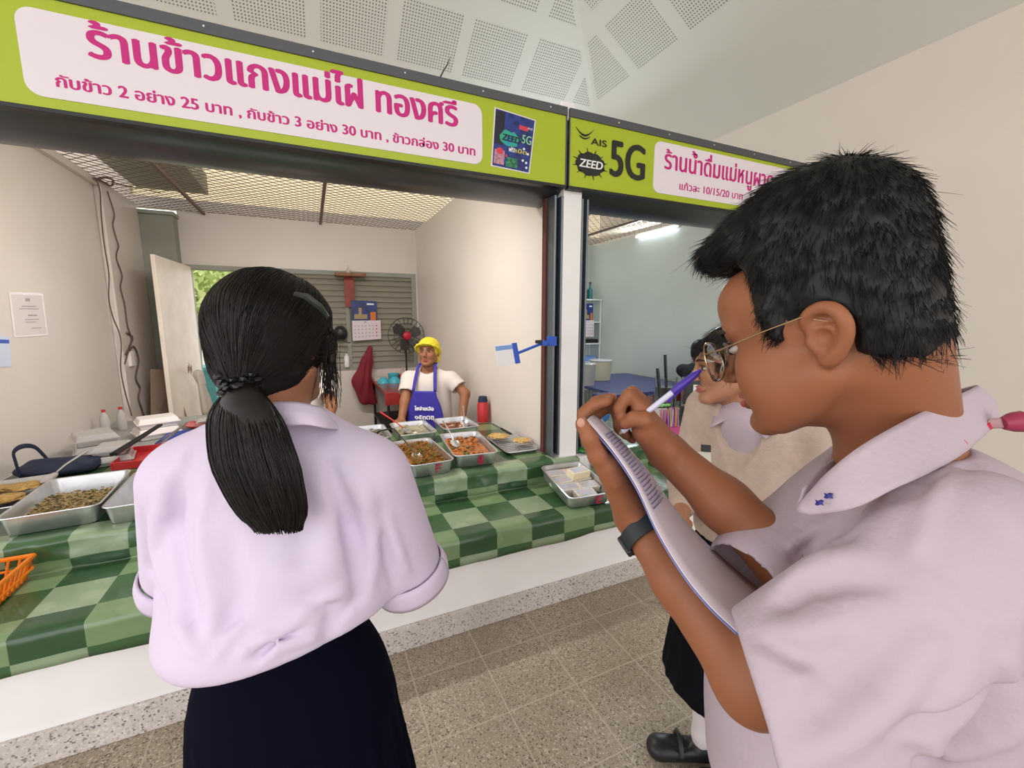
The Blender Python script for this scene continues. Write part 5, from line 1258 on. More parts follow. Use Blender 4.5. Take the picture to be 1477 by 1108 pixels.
def clear_face(P_, W_):
    l = ((P_-hc0)@HR)/HS; bad = ((np.abs(l[..., 0]) > .058) & (l[..., 1] > -.052) & (l[..., 1] < .010) & (l[..., 2] > -.06) & (l[..., 2] < .024)).any(1) | ((l[..., 1] > .066) & (l[..., 2] < .088)).any(1) | ((l[..., 1] > .037) & (l[..., 2] < .092)).any(1) | ((l[..., 1] > .01) & (l[..., 2] < -.012)).any(1)
    return P_[~bad], W_[~bad]
Ps, Ws = clear_face(Ps, Ws); P2, W2 = clear_face(P2, W2)
A = ribbons('', Ps, Ws, None, None); B = ribbons('', P2, W2, None, None); VV, QQ = join_arrays([(V, Q), A, B]); pydata('hair', VV, QQ, M_hairb, boy)
# glasses
M_gold = mat('thin_gold_frame', (.45, .33, .20), .25, metal=1.0); M_lens = mat('lens_glass', (.9, .95, .95), .03, trans=1.0, ior=1.35)
gl = empty('glasses', tuple(P(0, .108, 0)), None, None); gl['label'] = 'thin gold-rimmed glasses worn by the boy writing'; gl['category'] = 'glasses'
for q in (-1, 1):
    c_ = lambda a: P(.036*q+.030*math.cos(a)*abs(math.cos(a))**-.15 if abs(math.cos(a)) > 1e-3 else .036*q, .108-.006*abs(math.cos(a))*(q*math.cos(a) > 0), -.004+.026*math.sin(a))
    pts = [c_(2*PI*k/32) for k in range(33)]; MB().tube(pts, .0011, 6, False).build('rim', M_gold, gl, smooth=True)
    mb = MB(); vs = [mb.bm.verts.new(Vector(p)) for p in pts[:-1]]; vb = [mb.bm.verts.new(Vector(p)+Vector(HR[:, 1]*.0018)) for p in pts[:-1]]; mb.bm.faces.new(vs); mb.bm.faces.new(vb[::-1])
    for k in range(32): mb.bm.faces.new((vs[k], vs[(k+1) % 32], vb[(k+1) % 32], vb[k]))
    mb.build('lens', M_lens, gl)
    MB().tube([P(.067*q, .101, .006), P(.078*q, .075, .006), P(.086*q, .03, .012), P(.087*q, -.012, .016), P(.084*q, -.034, .004)], .0012, 6).build('temple', M_gold, gl, smooth=True)
    MB().blob(P(.010*q, .102, -.010), .003, .002, .005, 1).build('nose_pad', M_glass, gl)
MB().tube([P(-.009, .109, .006), P(0, .113, .009), P(.009, .109, .006)], .0011, 6).build('bridge', M_gold, gl)
# shirt
endL = J(1130, 1015, .415); slA = J(1400, 800, .40)
lo, hi = bounds([G(.46, .56, .80), NB+[0, 0, .05], slA, endL, shR, J(1105, 815, .6), G(.80, .7, .8), G(.7, .3, 1.2)], .13); S = SDF(lo, hi, .004)
S.flat(NB+[0, 0, -.18]-Fb*.03, G(.475, .57, .98), .185, .200, Fb, .80, .05); S.flat(G(.475, .57, .98), G(.48, .57, .78), .20, .205, Fb, .80, .05)
S.cone(shL+[0, 0, -.035], shR+[0, 0, -.035], .058, .058, .05); S.cone(NB-Fb*.015+[0, 0, -.07], NB-Fb*.02+[0, 0, -.12], .078, .10, .04)
S.ell(NB-Fb*.05+[0, 0, -.135], (.13, .13, .12), None, .05)
dS = (endL-slA)/np.linalg.norm(endL-slA); BODY = S; S = SDF(lo, hi, .004)
S.flat(slA, endL+dS*.03, .066, .080, np.cross(dS, CF), 1.12, .04); S.cone(slA+Lb*.0, slA+[0, 0, .01], .06, .06, .04)
nS = np.cross(J(1095, 1000, 1.0)-CAMP, CR*.305-CU*.952); nS /= np.linalg.norm(nS)*(1 if nS@CR < 0 else -1); S.plane(J(1092, 1000, .42), nS, .004)
e0 = J(1100, 992, .425); S.flat(e0-nS*.006, e0+nS*.09, .048, .062, np.cross(nS, CF), 1.15, .006, 'sub')
hh_ = np.clip(.5+.5*(BODY.f-S.f)/.03, 0, 1); BODY.f = BODY.f+(S.f-BODY.f)*hh_-.03*hh_*(1-hh_); S = BODY
eR = J(1108, 815, .585); dR = (eR-shR)/np.linalg.norm(eR-shR); S.cone(shR+[0, 0, -.02], eR+dR*.02, .070, .064, .03)
# folds
FOLDS_B = [(((1310, 815), (1340, 745), (1372, 680), (1394, 640)), .007, .005), (((1310, 815), (1350, 850), (1400, 890), (1445, 900)), .009, .005), (((1445, 900), (1477, 860)), .009, .006),
  (((1130, 1100), (1210, 1065), (1275, 1020), (1300, 985), (1335, 935), (1360, 930)), .012, .012), (((1340, 1020), (1375, 985), (1410, 900)), .010, .010), (((1270, 1060), (1360, 1035), (1477, 985)), .012, -.012), (((1270, 1045), (1360, 1020), (1430, 960)), .008, .006),
  (((1440, 930), (1455, 970), (1450, 900)), .007, .009), (((1115, 862), (1150, 830), (1190, 808), (1250, 800)), .010, .008), (((1120, 880), (1160, 850), (1215, 838), (1290, 842)), .010, -.009), (((1140, 812), (1180, 785), (1230, 770)), .010, -.010), (((1135, 795), (1175, 765), (1225, 755)), .009, .008),
  (((1085, 905), (1140, 945), (1190, 960), (1240, 930)), .014, -.008), (((1085, 935), (1150, 975), (1210, 960)), .010, .006), (((1080, 910), (1150, 915), (1230, 890)), .012, .006), (((1290, 720), (1340, 690), (1400, 665)), .012, -.006), (((1240, 745), (1200, 765), (1160, 775)), .012, -.010),
  (((1320, 1100), (1400, 1070), (1477, 1050)), .012, .009), (((1400, 700), (1440, 760), (1477, 780)), .016, .005), (((1290, 1085), (1330, 1100), (1380, 1090)), .010, -.008), (((1160, 1050), (1200, 990), (1260, 950)), .016, -.006)]
S.creases(FOLDS_B, 1.5)
S.plane(G(.5, .55, .86), (0, 0, -1), .0)
m_ = NB+[0, 0, .0]; S.cone(m_+[0, 0, -.01]+Fb*.01, m_+[0, 0, .12]-Fb*0, .064, .09, .01, 'sub')
r_ = S.reg(eR-.09, eR+.09)
S.cone(eR+dR*.005, eR+dR*.09, .050, .062, .006, 'sub')
sdf_obj('shirt', S, M_sh, boy)
loft('collar', [[J(1375, 566, .60), J(1408, 557, .55), J(1352, 584, .475), J(1300, 610, .445), J(1240, 645, .430), J(1195, 682, .435), J(1166, 714, .452)],
                [J(1400, 575, .61), J(1432, 578, .55), J(1378, 615, .462), J(1322, 645, .425), J(1262, 682, .412), J(1205, 712, .420), J(1150, 735, .450)],
                [J(1405, 600, .62), J(1440, 602, .545), J(1396, 648, .450), J(1345, 680, .408), J(1288, 706, .398), J(1232, 733, .406), J(1168, 743, .440)]], M_sh, boy, .0035, 40, 8)
loft('collar', [[J(1375, 566, .60), J(1310, 590, .66), J(1240, 640, .62), J(1190, 672, .56), J(1160, 705, .52)], [J(1400, 590, .61), J(1330, 620, .68), J(1250, 680, .64), J(1190, 705, .58), J(1150, 735, .53)]], M_sh, boy, .0035, 24, 4)
for (px, py) in ((1197, 716), (1184, 726)):
    p = J(px, py, .418); q = [p+CR*.0045*math.cos(a)*(1 if i % 2 else .4)+CU*.0035*math.sin(a)*(1 if i % 2 else .4) for i, a in enumerate([2*PI*k/8 for k in range(8)])]
    mb = MB(); f = [mb.bm.verts.new(Vector(x)) for x in q]; g = [mb.bm.verts.new(Vector(x+CF*.004)) for x in q]; mb.bm.faces.new(f); mb.bm.faces.new(g[::-1]); [mb.bm.faces.new((f[k], g[k], g[(k+1) % 8], f[(k+1) % 8])) for k in range(8)]
    mb.build('collar_star', mat('star_blue', (.03, .03, .22), .6), boy)
loft('red_strap', [[J(1388, 636, .452), J(1410, 620, .49), J(1432, 606, .50)], [J(1394, 642, .452), J(1416, 628, .49), J(1436, 614, .50)]], mat('red_ribbon', (.62, .03, .08), .5), boy, .003, 8, 2)
MB().tube([J(1430, 611, .50), J(1448, 610, .49)], .006, 8).build('strap_tube', mat('pinkish_clear', (.60, .40, .40), .3), boy, smooth=True)
MB().tube([J(1446, 611, .49), J(1460, 609, .488), J(1474, 608, .486)], [.007, .011, .012], 10).build('strap_bobble', mat('dark_pink', (.33, .035, .08), .45), boy, smooth=True)
# trousers and shoes (below the frame)
S = SDF(G(.47, .57, .0)-np.array([.28, .28, 0]), G(.47, .57, .98)+np.array([.28, .28, 0]), .012)
S.flat(G(.475, .57, .93), G(.475, .57, .82), .165, .175, Fb, .8, .04)
hipL, hipR = G(.475, .57, .84)+Lb*.085, G(.475, .57, .84)-Lb*.085; fL, fR = G(.475, .57, .07)+Lb*.12, G(.475, .57, .07)-Lb*.10
S.cone(hipL, fL, .10, .075, .03); S.cone(hipR, fR, .10, .075, .03); S.plane((0, 0, .05), (0, 0, -1)); sdf_obj('trousers', S, mat('khaki_trousers', (.10, .08, .06), .8), boy)
shoe_pair(boy, [fL+Fb*.04, fR+Fb*.04], Fb, M_black)
# watch
wd = (elL-wrL)/np.linalg.norm(elL-wrL); wc = wrL+wd*.030
a1 = np.cross(wd, CF); a1 /= np.linalg.norm(a1); a2 = np.cross(wd, a1)
mb = MB(); n_ = 36; RR = []
for (o_, r_) in ((-.0115, .0322), (-.0115, .0350), (.0115, .0360), (.0115, .0332)): RR.append([mb.bm.verts.new(Vector(wc+wd*o_+(a1*math.cos(2*PI*k/n_)+a2*math.sin(2*PI*k/n_))*r_)) for k in range(n_)])
for i in range(4):
    for k in range(n_): mb.bm.faces.new((RR[i][k], RR[i][(k+1) % n_], RR[(i+1) % 4][(k+1) % n_], RR[(i+1) % 4][k]))
wt = empty('wrist_watch', tuple(wc), 'black rubber wristband watch on the writing boy\'s left wrist', 'watch'); mb.build('strap', mat('black_rubber', (.018, .024, .026), .55), wt, smooth=True)
fp = wc+a1*.034*(1 if a1@CR < 0 else -1); Mw = Matrix(np.stack([wd, a2, np.cross(wd, a2)], 1).tolist()).to_4x4()
MB().box(-.014, .014, -.010, .010, -.005, .005, Matrix.Translation(fp) @ Mw).build('watch_face', M_black, wt, bevel=.003)
# pad
near = [J(846, 606, .590), J(884, 650, .572), J(918, 701, .552), J(948, 765, .530), J(985, 826, .500), J(1022, 872, .475), J(1066, 914, .450)]
far_ = [J(862, 599, .74), J(899, 638, .72), J(937, 682, .695), J(972, 732, .665), J(1010, 775, .63), J(1050, 812, .60), J(1096, 852, .57)]
M_pad = mat('pad_paper', (.70, .62, .69), .6); pad = empty('paper_pad', tuple(near[3]), 'curled sheets of lined paper held up in the writing boy\'s left hand', 'paper')
loft('sheet', [near, [a*.5+b*.5+CU*.004 for a, b in zip(near, far_)], far_], M_pad, pad, .0012, 40, 6)
off = lambda P_, d: [p+d for p in P_]
loft('under_sheet', [[a+(b-a)*.01-CU*.0035-CR*.001 for a, b in zip(near, far_)], off(far_, -CU*.006)], mat('blue_cover', (.20, .24, .50), .5), pad, .0012, 40, 4)
N1, N2 = catmull(near, 60), catmull(far_, 60); PN = lambda t, w: N1[int(t*60)]*(1-w)+N2[int(t*60)]*w
for k in range(26):
    t = .10+.012*k*1.15; a, b = PN(t, .10), PN(t, .55+.3*((k*37) % 10)/10); up_ = np.cross(N1[int(t*60)+1]-N1[int(t*60)], b-a); up_ /= np.linalg.norm(up_); up_ *= (1 if up_@CU > 0 else -1)
    MB().tube([a+up_*.0042, (a+b)/2+up_*.0062, b+up_*.0042], .0008, 4).build('written_line', mat('pen_ink', (.16, .15, .38), .6), pad)
# pen
pen = empty('ballpoint_pen', tuple(J(950, 580, .64)), 'clear ballpoint pen with a violet cap, held in the boy\'s right hand', 'pen')
pa, pb = J(893, 626, .650), J(1011, 534, .618); pd = pb-pa
MB().tube([pa, pa+pd*.04], [.0012, .0038], 10).build('pen_tip', mat('brass_tip', (.60, .50, .38), .3, metal=.5), pen, smooth=True)
MB().tube([pa+pd*.04, pa+pd*.72], .0043, 12).build('barrel', mat('clear_lilac_barrel', (.62, .62, .78), .2), pen, smooth=True)
MB().tube([pa+pd*.66, pa+pd*.74, pa+pd*.93, pb], [.0045, .0060, .0052, .0022], 12).build('cap', mat('violet_cap', (.065, .03, .34), .3), pen, smooth=True)
MB().tube([pa+pd*.90+CU*-.005, pa+pd*.60-CU*.0085], .0016, 6).build('clip', MATS['violet_cap'], pen)

# ---------- 2. the girl seen from behind ----------
M_shg = mat('girl_blouse', (.66, .575, .735), .8, spec=.12, bump=.10, bs=140, nz=.03, ns=5); M_skg = skin('skin_warm', (.36, .16, .085))
M_hairg = mat('dark_brown_hair', (.010, .007, .0065), .42, spec=.32)
girl = empty('person', tuple(G(-.40, .70, 0)), 'girl seen from behind with a low ponytail, white blouse and navy skirt', 'person')
gc = J(399, 494, .735); GF = dirG(.22, .97, -.10); GR = frame(GF)
X = lambda r, f, z: G(-.415+r, .735+f, z)
sl_, sr_ = X(-.165, .0, 1.295), X(.165, .0, 1.295)
elbL, wL_ = X(-.215, .05, 1.03), X(-.09, .26, 1.03); elbR, wR_ = X(.205, .06, 1.05), X(.08, .27, 1.06)
lo, hi = bounds([gc+[0, 0, .1], X(-.25, 0, .9), X(.25, .3, .9), wL_, wR_], .08); S = SDF(lo, hi, .005)
Pg = lambda x, y, z: gc+GR@np.array([x, y, z])
add_head(S, gc, GR, .95); S.cone(Pg(0, -.03, -.05), X(0, .01, 1.34), .050, .056, .02)
S.flat(X(0, 0, 1.27), X(0, .0, .92), .115, .11, FH, .7, .05); S.cone(sl_, sr_, .045, .045, .03)
for a, b, c_, sd_ in ((sl_, elbL, wL_, 1), (sr_, elbR, wR_, -1)):
    S.cone(a, b, .043, .035, .02); S.cone(b, c_, .035, .025, .02); auto_hand(S, c_, CR*(.5*sd_)+FH, np.array([0, 0, -1.0]), -sd_, (.5, .6, .4), .93)
sdf_obj('body', S, M_skg, girl); face_parts(girl, gc, GR, 1.0)
# lower legs
S = SDF(X(0, 0, 0)-np.array([.22, .22, 0]), X(0, 0, .64)+np.array([.22, .22, 0]), .009)
for q in (-1, 1): S.chain([X(.085*q, .0, .60), X(.085*q, .0, .46), X(.085*q, -.01, .33), X(.085*q, .0, .09), X(.085*q, .0, .04)], [.062, .050, .052, .032, .032], .02)
S.plane((0, 0, .01), (0, 0, -1)); sdf_obj('legs', S, M_skg, girl); shoe_pair(girl, [X(-.085, .03, 0), X(.085, .03, 0)], FH, M_black)
# hair mass
S = SDF(gc-np.array([.17, .17, .19]), gc+.16, .004)
S.ell(Pg(.0, -.008, .030), (.086, .106, .090), GR, .02); S.ell(Pg(.0, -.028, -.022), (.072, .074, .066), GR, .03); S.ell(Pg(-.004, -.062, -.052), (.040, .034, .036), GR, .03)
S.rbox(Pg(0, .12, -.050), (.10, .070, .10), .02, GR, .01, 'sub')
tie = J(352, 556, .655)
S.cone(Pg(.0, -.072, -.045), tie, .030, .018, .02)
S.chain([Pg(.082, .03, .01), Pg(.084, .03, -.03)], [.012, .006], .01)
V, Q = S.mesh(); Nn = vnormals(V, Q)
V = V+Nn*np.array([mnoise.noise(Vector((v[0]*30, v[1]*30, v[2]*12)))*.0022 for v in V])[:, None]
def flow_g(p, nn): d = tie-p; return d/np.linalg.norm(d, axis=1, keepdims=True)
def follow(p, nn, n, seg, step, w):
    P_ = [p]; pts_idx = None
    return P_
lv = (V-gc)@GR; okv = np.where(~((lv[:, 0] > .070) & (lv[:, 2] < .0)))[0]; sel = RNG.choice(okv, 3600); paths = []
tree_c = Pg(0, -.02, 0)
p = V[sel].astype(float)+Nn[sel]*.0006; P_ = [p.copy()]
loc_r = None
for st_ in range(7):
    d = flow_g(p, None); c_v = p-tree_c; rr0 = np.linalg.norm(c_v, axis=1, keepdims=True); nh = c_v/rr0; d = d-nh*(d*nh).sum(1, keepdims=True)*.9
    dist = np.linalg.norm(tie-p, axis=1, keepdims=True); p = p+d/np.linalg.norm(d, axis=1, keepdims=True)*np.minimum(.009, dist*.3)
    P_.append(p.copy())
Pm = np.stack(P_, 1)
# keep the strands on the hair surface: snap to the nearest surface point
from mathutils.kdtree import KDTree
kd = KDTree(len(V)); [kd.insert(Vector(v), i) for i, v in enumerate(V)]; kd.balance()
flat_ = Pm.reshape(-1, 3); jit = RNG.uniform(.0, .0016, len(sel))
for i in range(len(flat_)):
    if i % 8 == 0: continue
    co, ix, ds = kd.find(Vector(flat_[i])); flat_[i] = flat_[i]+(V[ix]-flat_[i])@Nn[ix]*Nn[ix]+Nn[ix]*(.0004+jit[i//8])
Pm = flat_.reshape(Pm.shape); A = ribbons('', Pm, np.full(Pm.shape[:2], .0007), None, None)
# loose hairs at the right cheek
n = 110; t0 = np.array([Pg(.082+.004*RNG.randn(), .01+.03*RNG.rand(), .0) for _ in range(n)]); fl_ = []
for i in range(n):
    L = RNG.uniform(.06, .115); sx = RNG.uniform(-.014, .008); fl_.append([t0[i]+CR*(sx*t+.004*math.sin(t*3+i))+np.array([0, 0, -1])*L*t for t in np.linspace(0, 1, 7)])
Bb = ribbons('', np.array(fl_), np.full((n, 7), .0005), None, None)
VV, QQ = join_arrays([(V, Q), A, Bb]); pydata('hair', VV, QQ, M_hairg, girl)
# ponytail
gd = catmull([tie+CF*.005, J(350, 578, .640), J(355, 612, .628), J(364, 655, .622), J(378, 700, .624), J(392, 738, .630), J(400, 762, .634)], 12)
rad = np.interp(np.linspace(0, 1, 13), [0, .12, .3, .55, .8, .93, 1], [.014, .030, .050, .058, .050, .040, .032])
S = SDF(*bounds(gd, .09), .004)
for i in range(1, 10): S.flat(gd[i], gd[i+1], rad[i]*(.84 if i < 8 else .7-.25*(i-8)), rad[i+1]*(.86 if i < 7 else .7-.25*(i-7)), CF, .42, .004)
V, Q = S.mesh(); n = 2600; seg = 15; Ps = np.zeros((n, seg, 3)); Ws = np.zeros((n, seg))
for i in range(n):
    a = RNG.uniform(0, 2*PI); rr = RNG.uniform(.88, 1.05) if RNG.rand() < .94 else RNG.uniform(1.0, 1.12); a2_ = a+RNG.uniform(-.25, .25); end = RNG.uniform(.84, 1.04)
    for k in range(seg):
        t = k/(seg-1)*end; ti = min(t, 1)*12; j = min(int(ti), 11); f_ = ti-j; c_ = gd[j]*(1-f_)+gd[j+1]*f_+(gd[12]-gd[11])*max(0, t-1)*12; r_ = np.interp(min(t, 1), np.linspace(0, 1, 13), rad)
        aa = a+(a2_-a)*t; Ps[i, k] = c_+(CR*math.cos(aa)+CF*.42*math.sin(aa))*r_*rr
    Ws[i] = np.linspace(.0011, .0006, seg)
A = ribbons('', Ps, Ws, None, None); VV, QQ = join_arrays([(V, Q), A]); pydata('ponytail', VV, QQ, M_hairg, girl)
mb = MB()
for k in range(16):
    a = 2*PI*k/16
    for q, (ro, zo) in enumerate(((.026, 0), (.031, .010), (.024, -.010))): mb.blob(tie+CR*ro*math.cos(a+q)*.95+CU*(zo*.8-.002)+CF*(ro*.6*math.sin(a+q)-.012)+CU*.010*math.sin(a*3), .006, .006, .005, 1, .4, seed=k)
mb.build('hair_tie', mat('black_scrunchie', (.008, .008, .011), .3), girl, smooth=True)
q = [J(427, 425, .652), J(444, 429, .655), J(464, 444, .667), J(475, 458, .680)]
MB().tube([p - CF*.006 for p in q], [.003, .0055, .0055, .003], 8).build('hair_clip', mat('dark_green_clip', (.02, .028, .02), .35), girl, smooth=True)
# blouse
lo, hi = bounds([X(-.30, -.2, .88), X(.30, .15, 1.42), X(-.3, .15, 1), X(.3, -.2, 1)], .05); S = SDF(lo, hi, .005)
S.flat(X(0, .01, 1.245), X(-.005, .0, 1.08), .165, .195, FH, .66, .06); S.flat(X(-.005, .0, 1.08), X(-.01, -.005, .965), .190, .175, FH, .72, .05); S.ell(X(-.02, -.05, 1.03), (.15, .12, .07), None, .05)
S.cone(X(-.13, .0, 1.285), X(.13, .0, 1.285), .062, .062, .05); S.cone(X(.01, .01, 1.33), X(.0, .01, 1.25), .070, .11, .04)
for (a, b) in ((X(-.165, .0, 1.265), X(-.222, .045, 1.075)), (X(.165, .0, 1.27), X(.205, .05, 1.085))):
    d = (b-a)/np.linalg.norm(b-a); S.cone(a, b, .070, .067, .03); S.plane(b+d*.03, d, .0) if False else None
FOLDS_G = [(((280, 640), (240, 700), (225, 780), (235, 850)), .014, .010), (((258, 690), (255, 770), (270, 850), (285, 900)), .012, -.012), (((300, 680), (292, 780), (310, 880), (305, 940)), .014, .009), (((330, 760), (345, 850), (320, 940)), .016, -.008),
  (((205, 740), (215, 820), (240, 890)), .010, -.010), (((470, 660), (500, 740), (515, 820), (520, 870)), .013, -.012), (((520, 690), (540, 760), (538, 840)), .011, .011), (((450, 650), (475, 740), (480, 840)), .018, .007), (((560, 740), (575, 790), (590, 830)), .007, .008), (((548, 760), (560, 810), (570, 850)), .007, -.008),
  (((420, 660), (440, 760), (430, 850)), .020, -.005), (((345, 945), (370, 925), (400, 915), (440, 890)), .009, .010), (((380, 955), (400, 935), (430, 925), (470, 915)), .008, .009), (((365, 950), (395, 925), (430, 908)), .007, -.010), (((310, 955), (330, 920), (350, 900)), .010, .008),
  (((430, 860), (480, 880), (470, 930)), .012, -.010), (((500, 850), (460, 870), (430, 880)), .012, .008), (((370, 820), (430, 830), (490, 815)), .020, .005), (((520, 860), (500, 880), (480, 900)), .008, -.008), (((400, 640), (440, 655), (480, 650)), .014, .004), (((250, 880), (275, 930), (295, 950)), .010, .009)]
S.creases(FOLDS_G, 1.6)
S.plane(X(0, 0, 1.014), np.array([0, 0, -1.0])+CR*.16, .012)
for (a, b) in ((X(-.165, .0, 1.265), X(-.222, .045, 1.075)), (X(.165, .0, 1.27), X(.205, .05, 1.085))):
    d = (b-a)/np.linalg.norm(b-a); S.cone(b+d*.02, b+d*.11, .056, .060, .006, 'sub')
S.cone(X(.01, .04, 1.36), X(.01, .04, 1.42), .050, .065, .006, 'sub')
sdf_obj('blouse', S, M_shg, girl)
for (q, a, b) in ((-1, X(-.165, .0, 1.265), X(-.222, .045, 1.075)), (1, X(.165, .0, 1.27), X(.205, .05, 1.085))):   # turned-up cuffs
    d = (b-a)/np.linalg.norm(b-a); e1 = np.cross(d, FH); e1 /= np.linalg.norm(e1); e2 = np.cross(d, e1); c_ = b+d*.035
    mk_ = lambda r, o_: [c_+d*o_+(e1*math.cos(t)+e2*math.sin(t))*r for t in np.linspace(0, 2*PI, 25)]
    loft('cuff', [mk_(.071, -.022), mk_(.075, .0), mk_(.072, .022)], M_shg, girl, .004, 40, 4)
nk = J(418, 600, .665)
loft('collar', [[J(350, 590, 0.773), J(372, 582, 0.713), J(400, 580, 0.685), J(430, 581, 0.680), J(460, 588, 0.696), J(474, 600, 0.740)],
                [J(345, 600, 0.773), J(365, 600, 0.696), J(400, 597, 0.666), J(436, 598, 0.661), J(468, 604, 0.683), J(484, 612, 0.740)],
                [J(340, 618, 0.773), J(362, 622, 0.691), J(400, 616, 0.660), J(440, 613, 0.654), J(472, 618, 0.674), J(488, 620, 0.729)]], M_shg, girl, .003, 30, 8)
# skirt
S = SDF(X(0, 0, .42)-np.array([.33, .33, 0]), X(0, 0, 1.05)+np.array([.33, .33, 0]), .007)
S.flat(X(.0, .0, .96), X(.0, .0, .84), .135, .175, FH, .78, .03); S.flat(X(.0, .0, .84), X(.005, .0, .45), .175, .235, FH, .82, .03)
for k in range(26):
    a = 2*PI*k/26; e = CR*math.cos(a)+FH*.8*math.sin(a); S.fold(X(.0, 0, .84)+e*.178, X(0, 0, .45)+e*.245, .012, .012)
S.plane((0, 0, .46), (0, 0, -1)); sdf_obj('skirt', S, mat('navy_skirt', (.003, .003, .010), .9, spec=.05), girl)

# ---------- 3. girl in the beige cardigan ----------
M_card = mat('beige_cardigan', (.56, .44, .37), .9, spec=.1, bump=.3, bs=220, nz=.1, ns=40); M_skc = skin('skin_fair', (.46, .22, .13))
c3 = empty('person', tuple(G(.74, 1.33, 0)), 'girl in a beige knitted cardigan over a white collared shirt and dark pleated skirt', 'person')
cc = J(1052, 528, 1.30); CFd = dirG(-.97, .15, -.12); CRr = frame(CFd); Bf = dirG(-.80, -.60); Bl = dirG(.60, -.80)   # Bl: her left
C0 = J(1090, 640, 1.32); cx = lambda a, b, z: np.array([C0[0], C0[1], 0])+Bl*a+Bf*b+np.array([0, 0, z])
zs = 1.26; shl, shr = cx(.165, 0, zs), cx(-.165, 0, zs); el1, w1 = cx(.21, .02, .98), cx(.10, .22, .93); el2, w2 = cx(-.21, .02, .98), cx(-.10, .22, .95)
S = SDF(*bounds([cc+[0, 0, .14], cc-[.1, .1, .1], shl, shr, w1, w2, cx(0, 0, .9)], .11), .006)
add_head(S, cc, CRr, 1.0, k=.015); Pc = lambda x, y, z: cc+CRr@np.array([x, y, z]); S.cone(Pc(0, -.03, -.04), cx(0, 0, 1.30), .050, .055, .02)
S.flat(cx(0, 0, 1.22), cx(0, 0, .88), .13, .12, Bf, .7, .05); S.cone(shl, shr, .04, .04, .03)
for a, b, c_, q in ((shl, el1, w1, 1), (shr, el2, w2, -1)): S.cone(a, b, .040, .034, .02); S.cone(b, c_, .034, .024, .02); auto_hand(S, c_, Bf-Bl*.4*q, (0, 0, -1), q, (.4, .6, .4), .92)
sdf_obj('body', S, M_skc, c3); face_parts(c3, cc, CRr, 1.0, lips=(.42, .10, .09), lipm='lips_pink')
S = SDF(cc-.16, cc+.16, .005); S.ell(Pc(0, -.015, .03), (.086, .104, .096), CRr, .02); S.ell(Pc(0, -.06, -.03), (.075, .06, .08), CRr, .03); S.rbox(Pc(0, .12, -.06), (.11, .085, .11), .03, CRr, .01, 'sub')
V, Q = S.mesh(); Nn = vnormals(V, Q); crc = Pc(0, -.05, .13); fl3 = lambda p, nn: (p-crc)/np.linalg.norm(p-crc, axis=1, keepdims=True)+np.array([0, 0, -.6])
Ps, Ws = strands(V, Nn, fl3, 1500, (.03, .06), .003, .0009, 4, wob=.1); VV, QQ = join_arrays([(V, Q), ribbons('', Ps, Ws, None, None)]); pydata('hair', VV, QQ, M_hairg, c3)
S = SDF(*bounds([cx(.28, 0, 1.36), cx(-.28, 0, .84), cx(0, .2, 1), cx(0, -.2, 1)], .06), .007)
S.flat(cx(0, .0, 1.20), cx(0, .01, .90), .160, .165, Bf, .74, .05); S.cone(cx(.13, 0, 1.265), cx(-.13, 0, 1.265), .055, .055, .05); S.cone(cx(0, 0, 1.29), cx(0, 0, 1.24), .075, .11, .04)
for a, b in ((shl, el1), (shr, el2)): S.cone(a, b, .064, .055, .03)
S.cone(el1, el1*.4+w1*.6, .055, .042, .02); S.cone(el2, el2*.4+w2*.6, .055, .042, .02)
S.fold(cx(.10, .13, 1.1), cx(.15, .08, .93), .02, .012); S.fold(cx(-.1, .13, 1.12), cx(-.05, .15, .95), .02, -.01); S.fold(cx(.15, .07, 1.22), cx(.13, .10, 1.0), .014, -.016); S.plane((0, 0, .87), (0, 0, -1)); S.cone(cx(0, .03, 1.31), cx(0, .03, 1.4), .062, .07, .006, 'sub')
# V opening
a, b, c_ = cx(.065, .075, 1.33), cx(-.065, .075, 1.33), cx(0, .128, 1.09)
for t in np.linspace(0, 1, 9): S.cone(a+(c_-a)*t+Bf*.018, b+(c_-b)*t+Bf*.018, .036*(1-.4*t), .036*(1-.4*t), .004, 'sub')
sdf_obj('cardigan', S, M_card, c3)
S = SDF(*bounds([cx(.16, .17, 1.34), cx(-.16, -.1, 1.05), cx(-.16, .17, 1.2), cx(.16, -.1, 1.2)], .05), .006); S.flat(cx(0, .0, 1.22), cx(0, .0, 1.06), .128, .125, Bf, .80, .03); S.cone(cx(0, .0, 1.30), cx(0, .02, 1.25), .066, .10, .03); S.cone(cx(0, .03, 1.31), cx(0, .03, 1.4), .056, .06, .006, 'sub'); sdf_obj('school_shirt', S, M_sh, c3)
for q in (1, -1): loft('collar', [[cx(.0*q, -.055, 1.335), cx(.055*q, -.02, 1.33), cx(.062*q, .035, 1.315), cx(.02*q, .098, 1.272)], [cx(0, -.08, 1.30), cx(.085*q, -.02, 1.30), cx(.095*q, .06, 1.275), cx(.078*q, .128, 1.225)]], M_sh, c3, .003, 16, 4)
loft('placket', [[cx(-.006, .100, 1.24), cx(-.006, .103, 1.13)], [cx(.007, .100, 1.24), cx(.007, .103, 1.13)]], mat('placket_seam', (.52, .44, .50), .7), c3, .003, 6, 2)
for (a_, z_) in ((.074, 1.250), (.064, 1.243)): MB().blob(cx(a_, .119, z_), .0035, .0035, .003, 1).build('collar_star', MATS['star_blue'], c3)
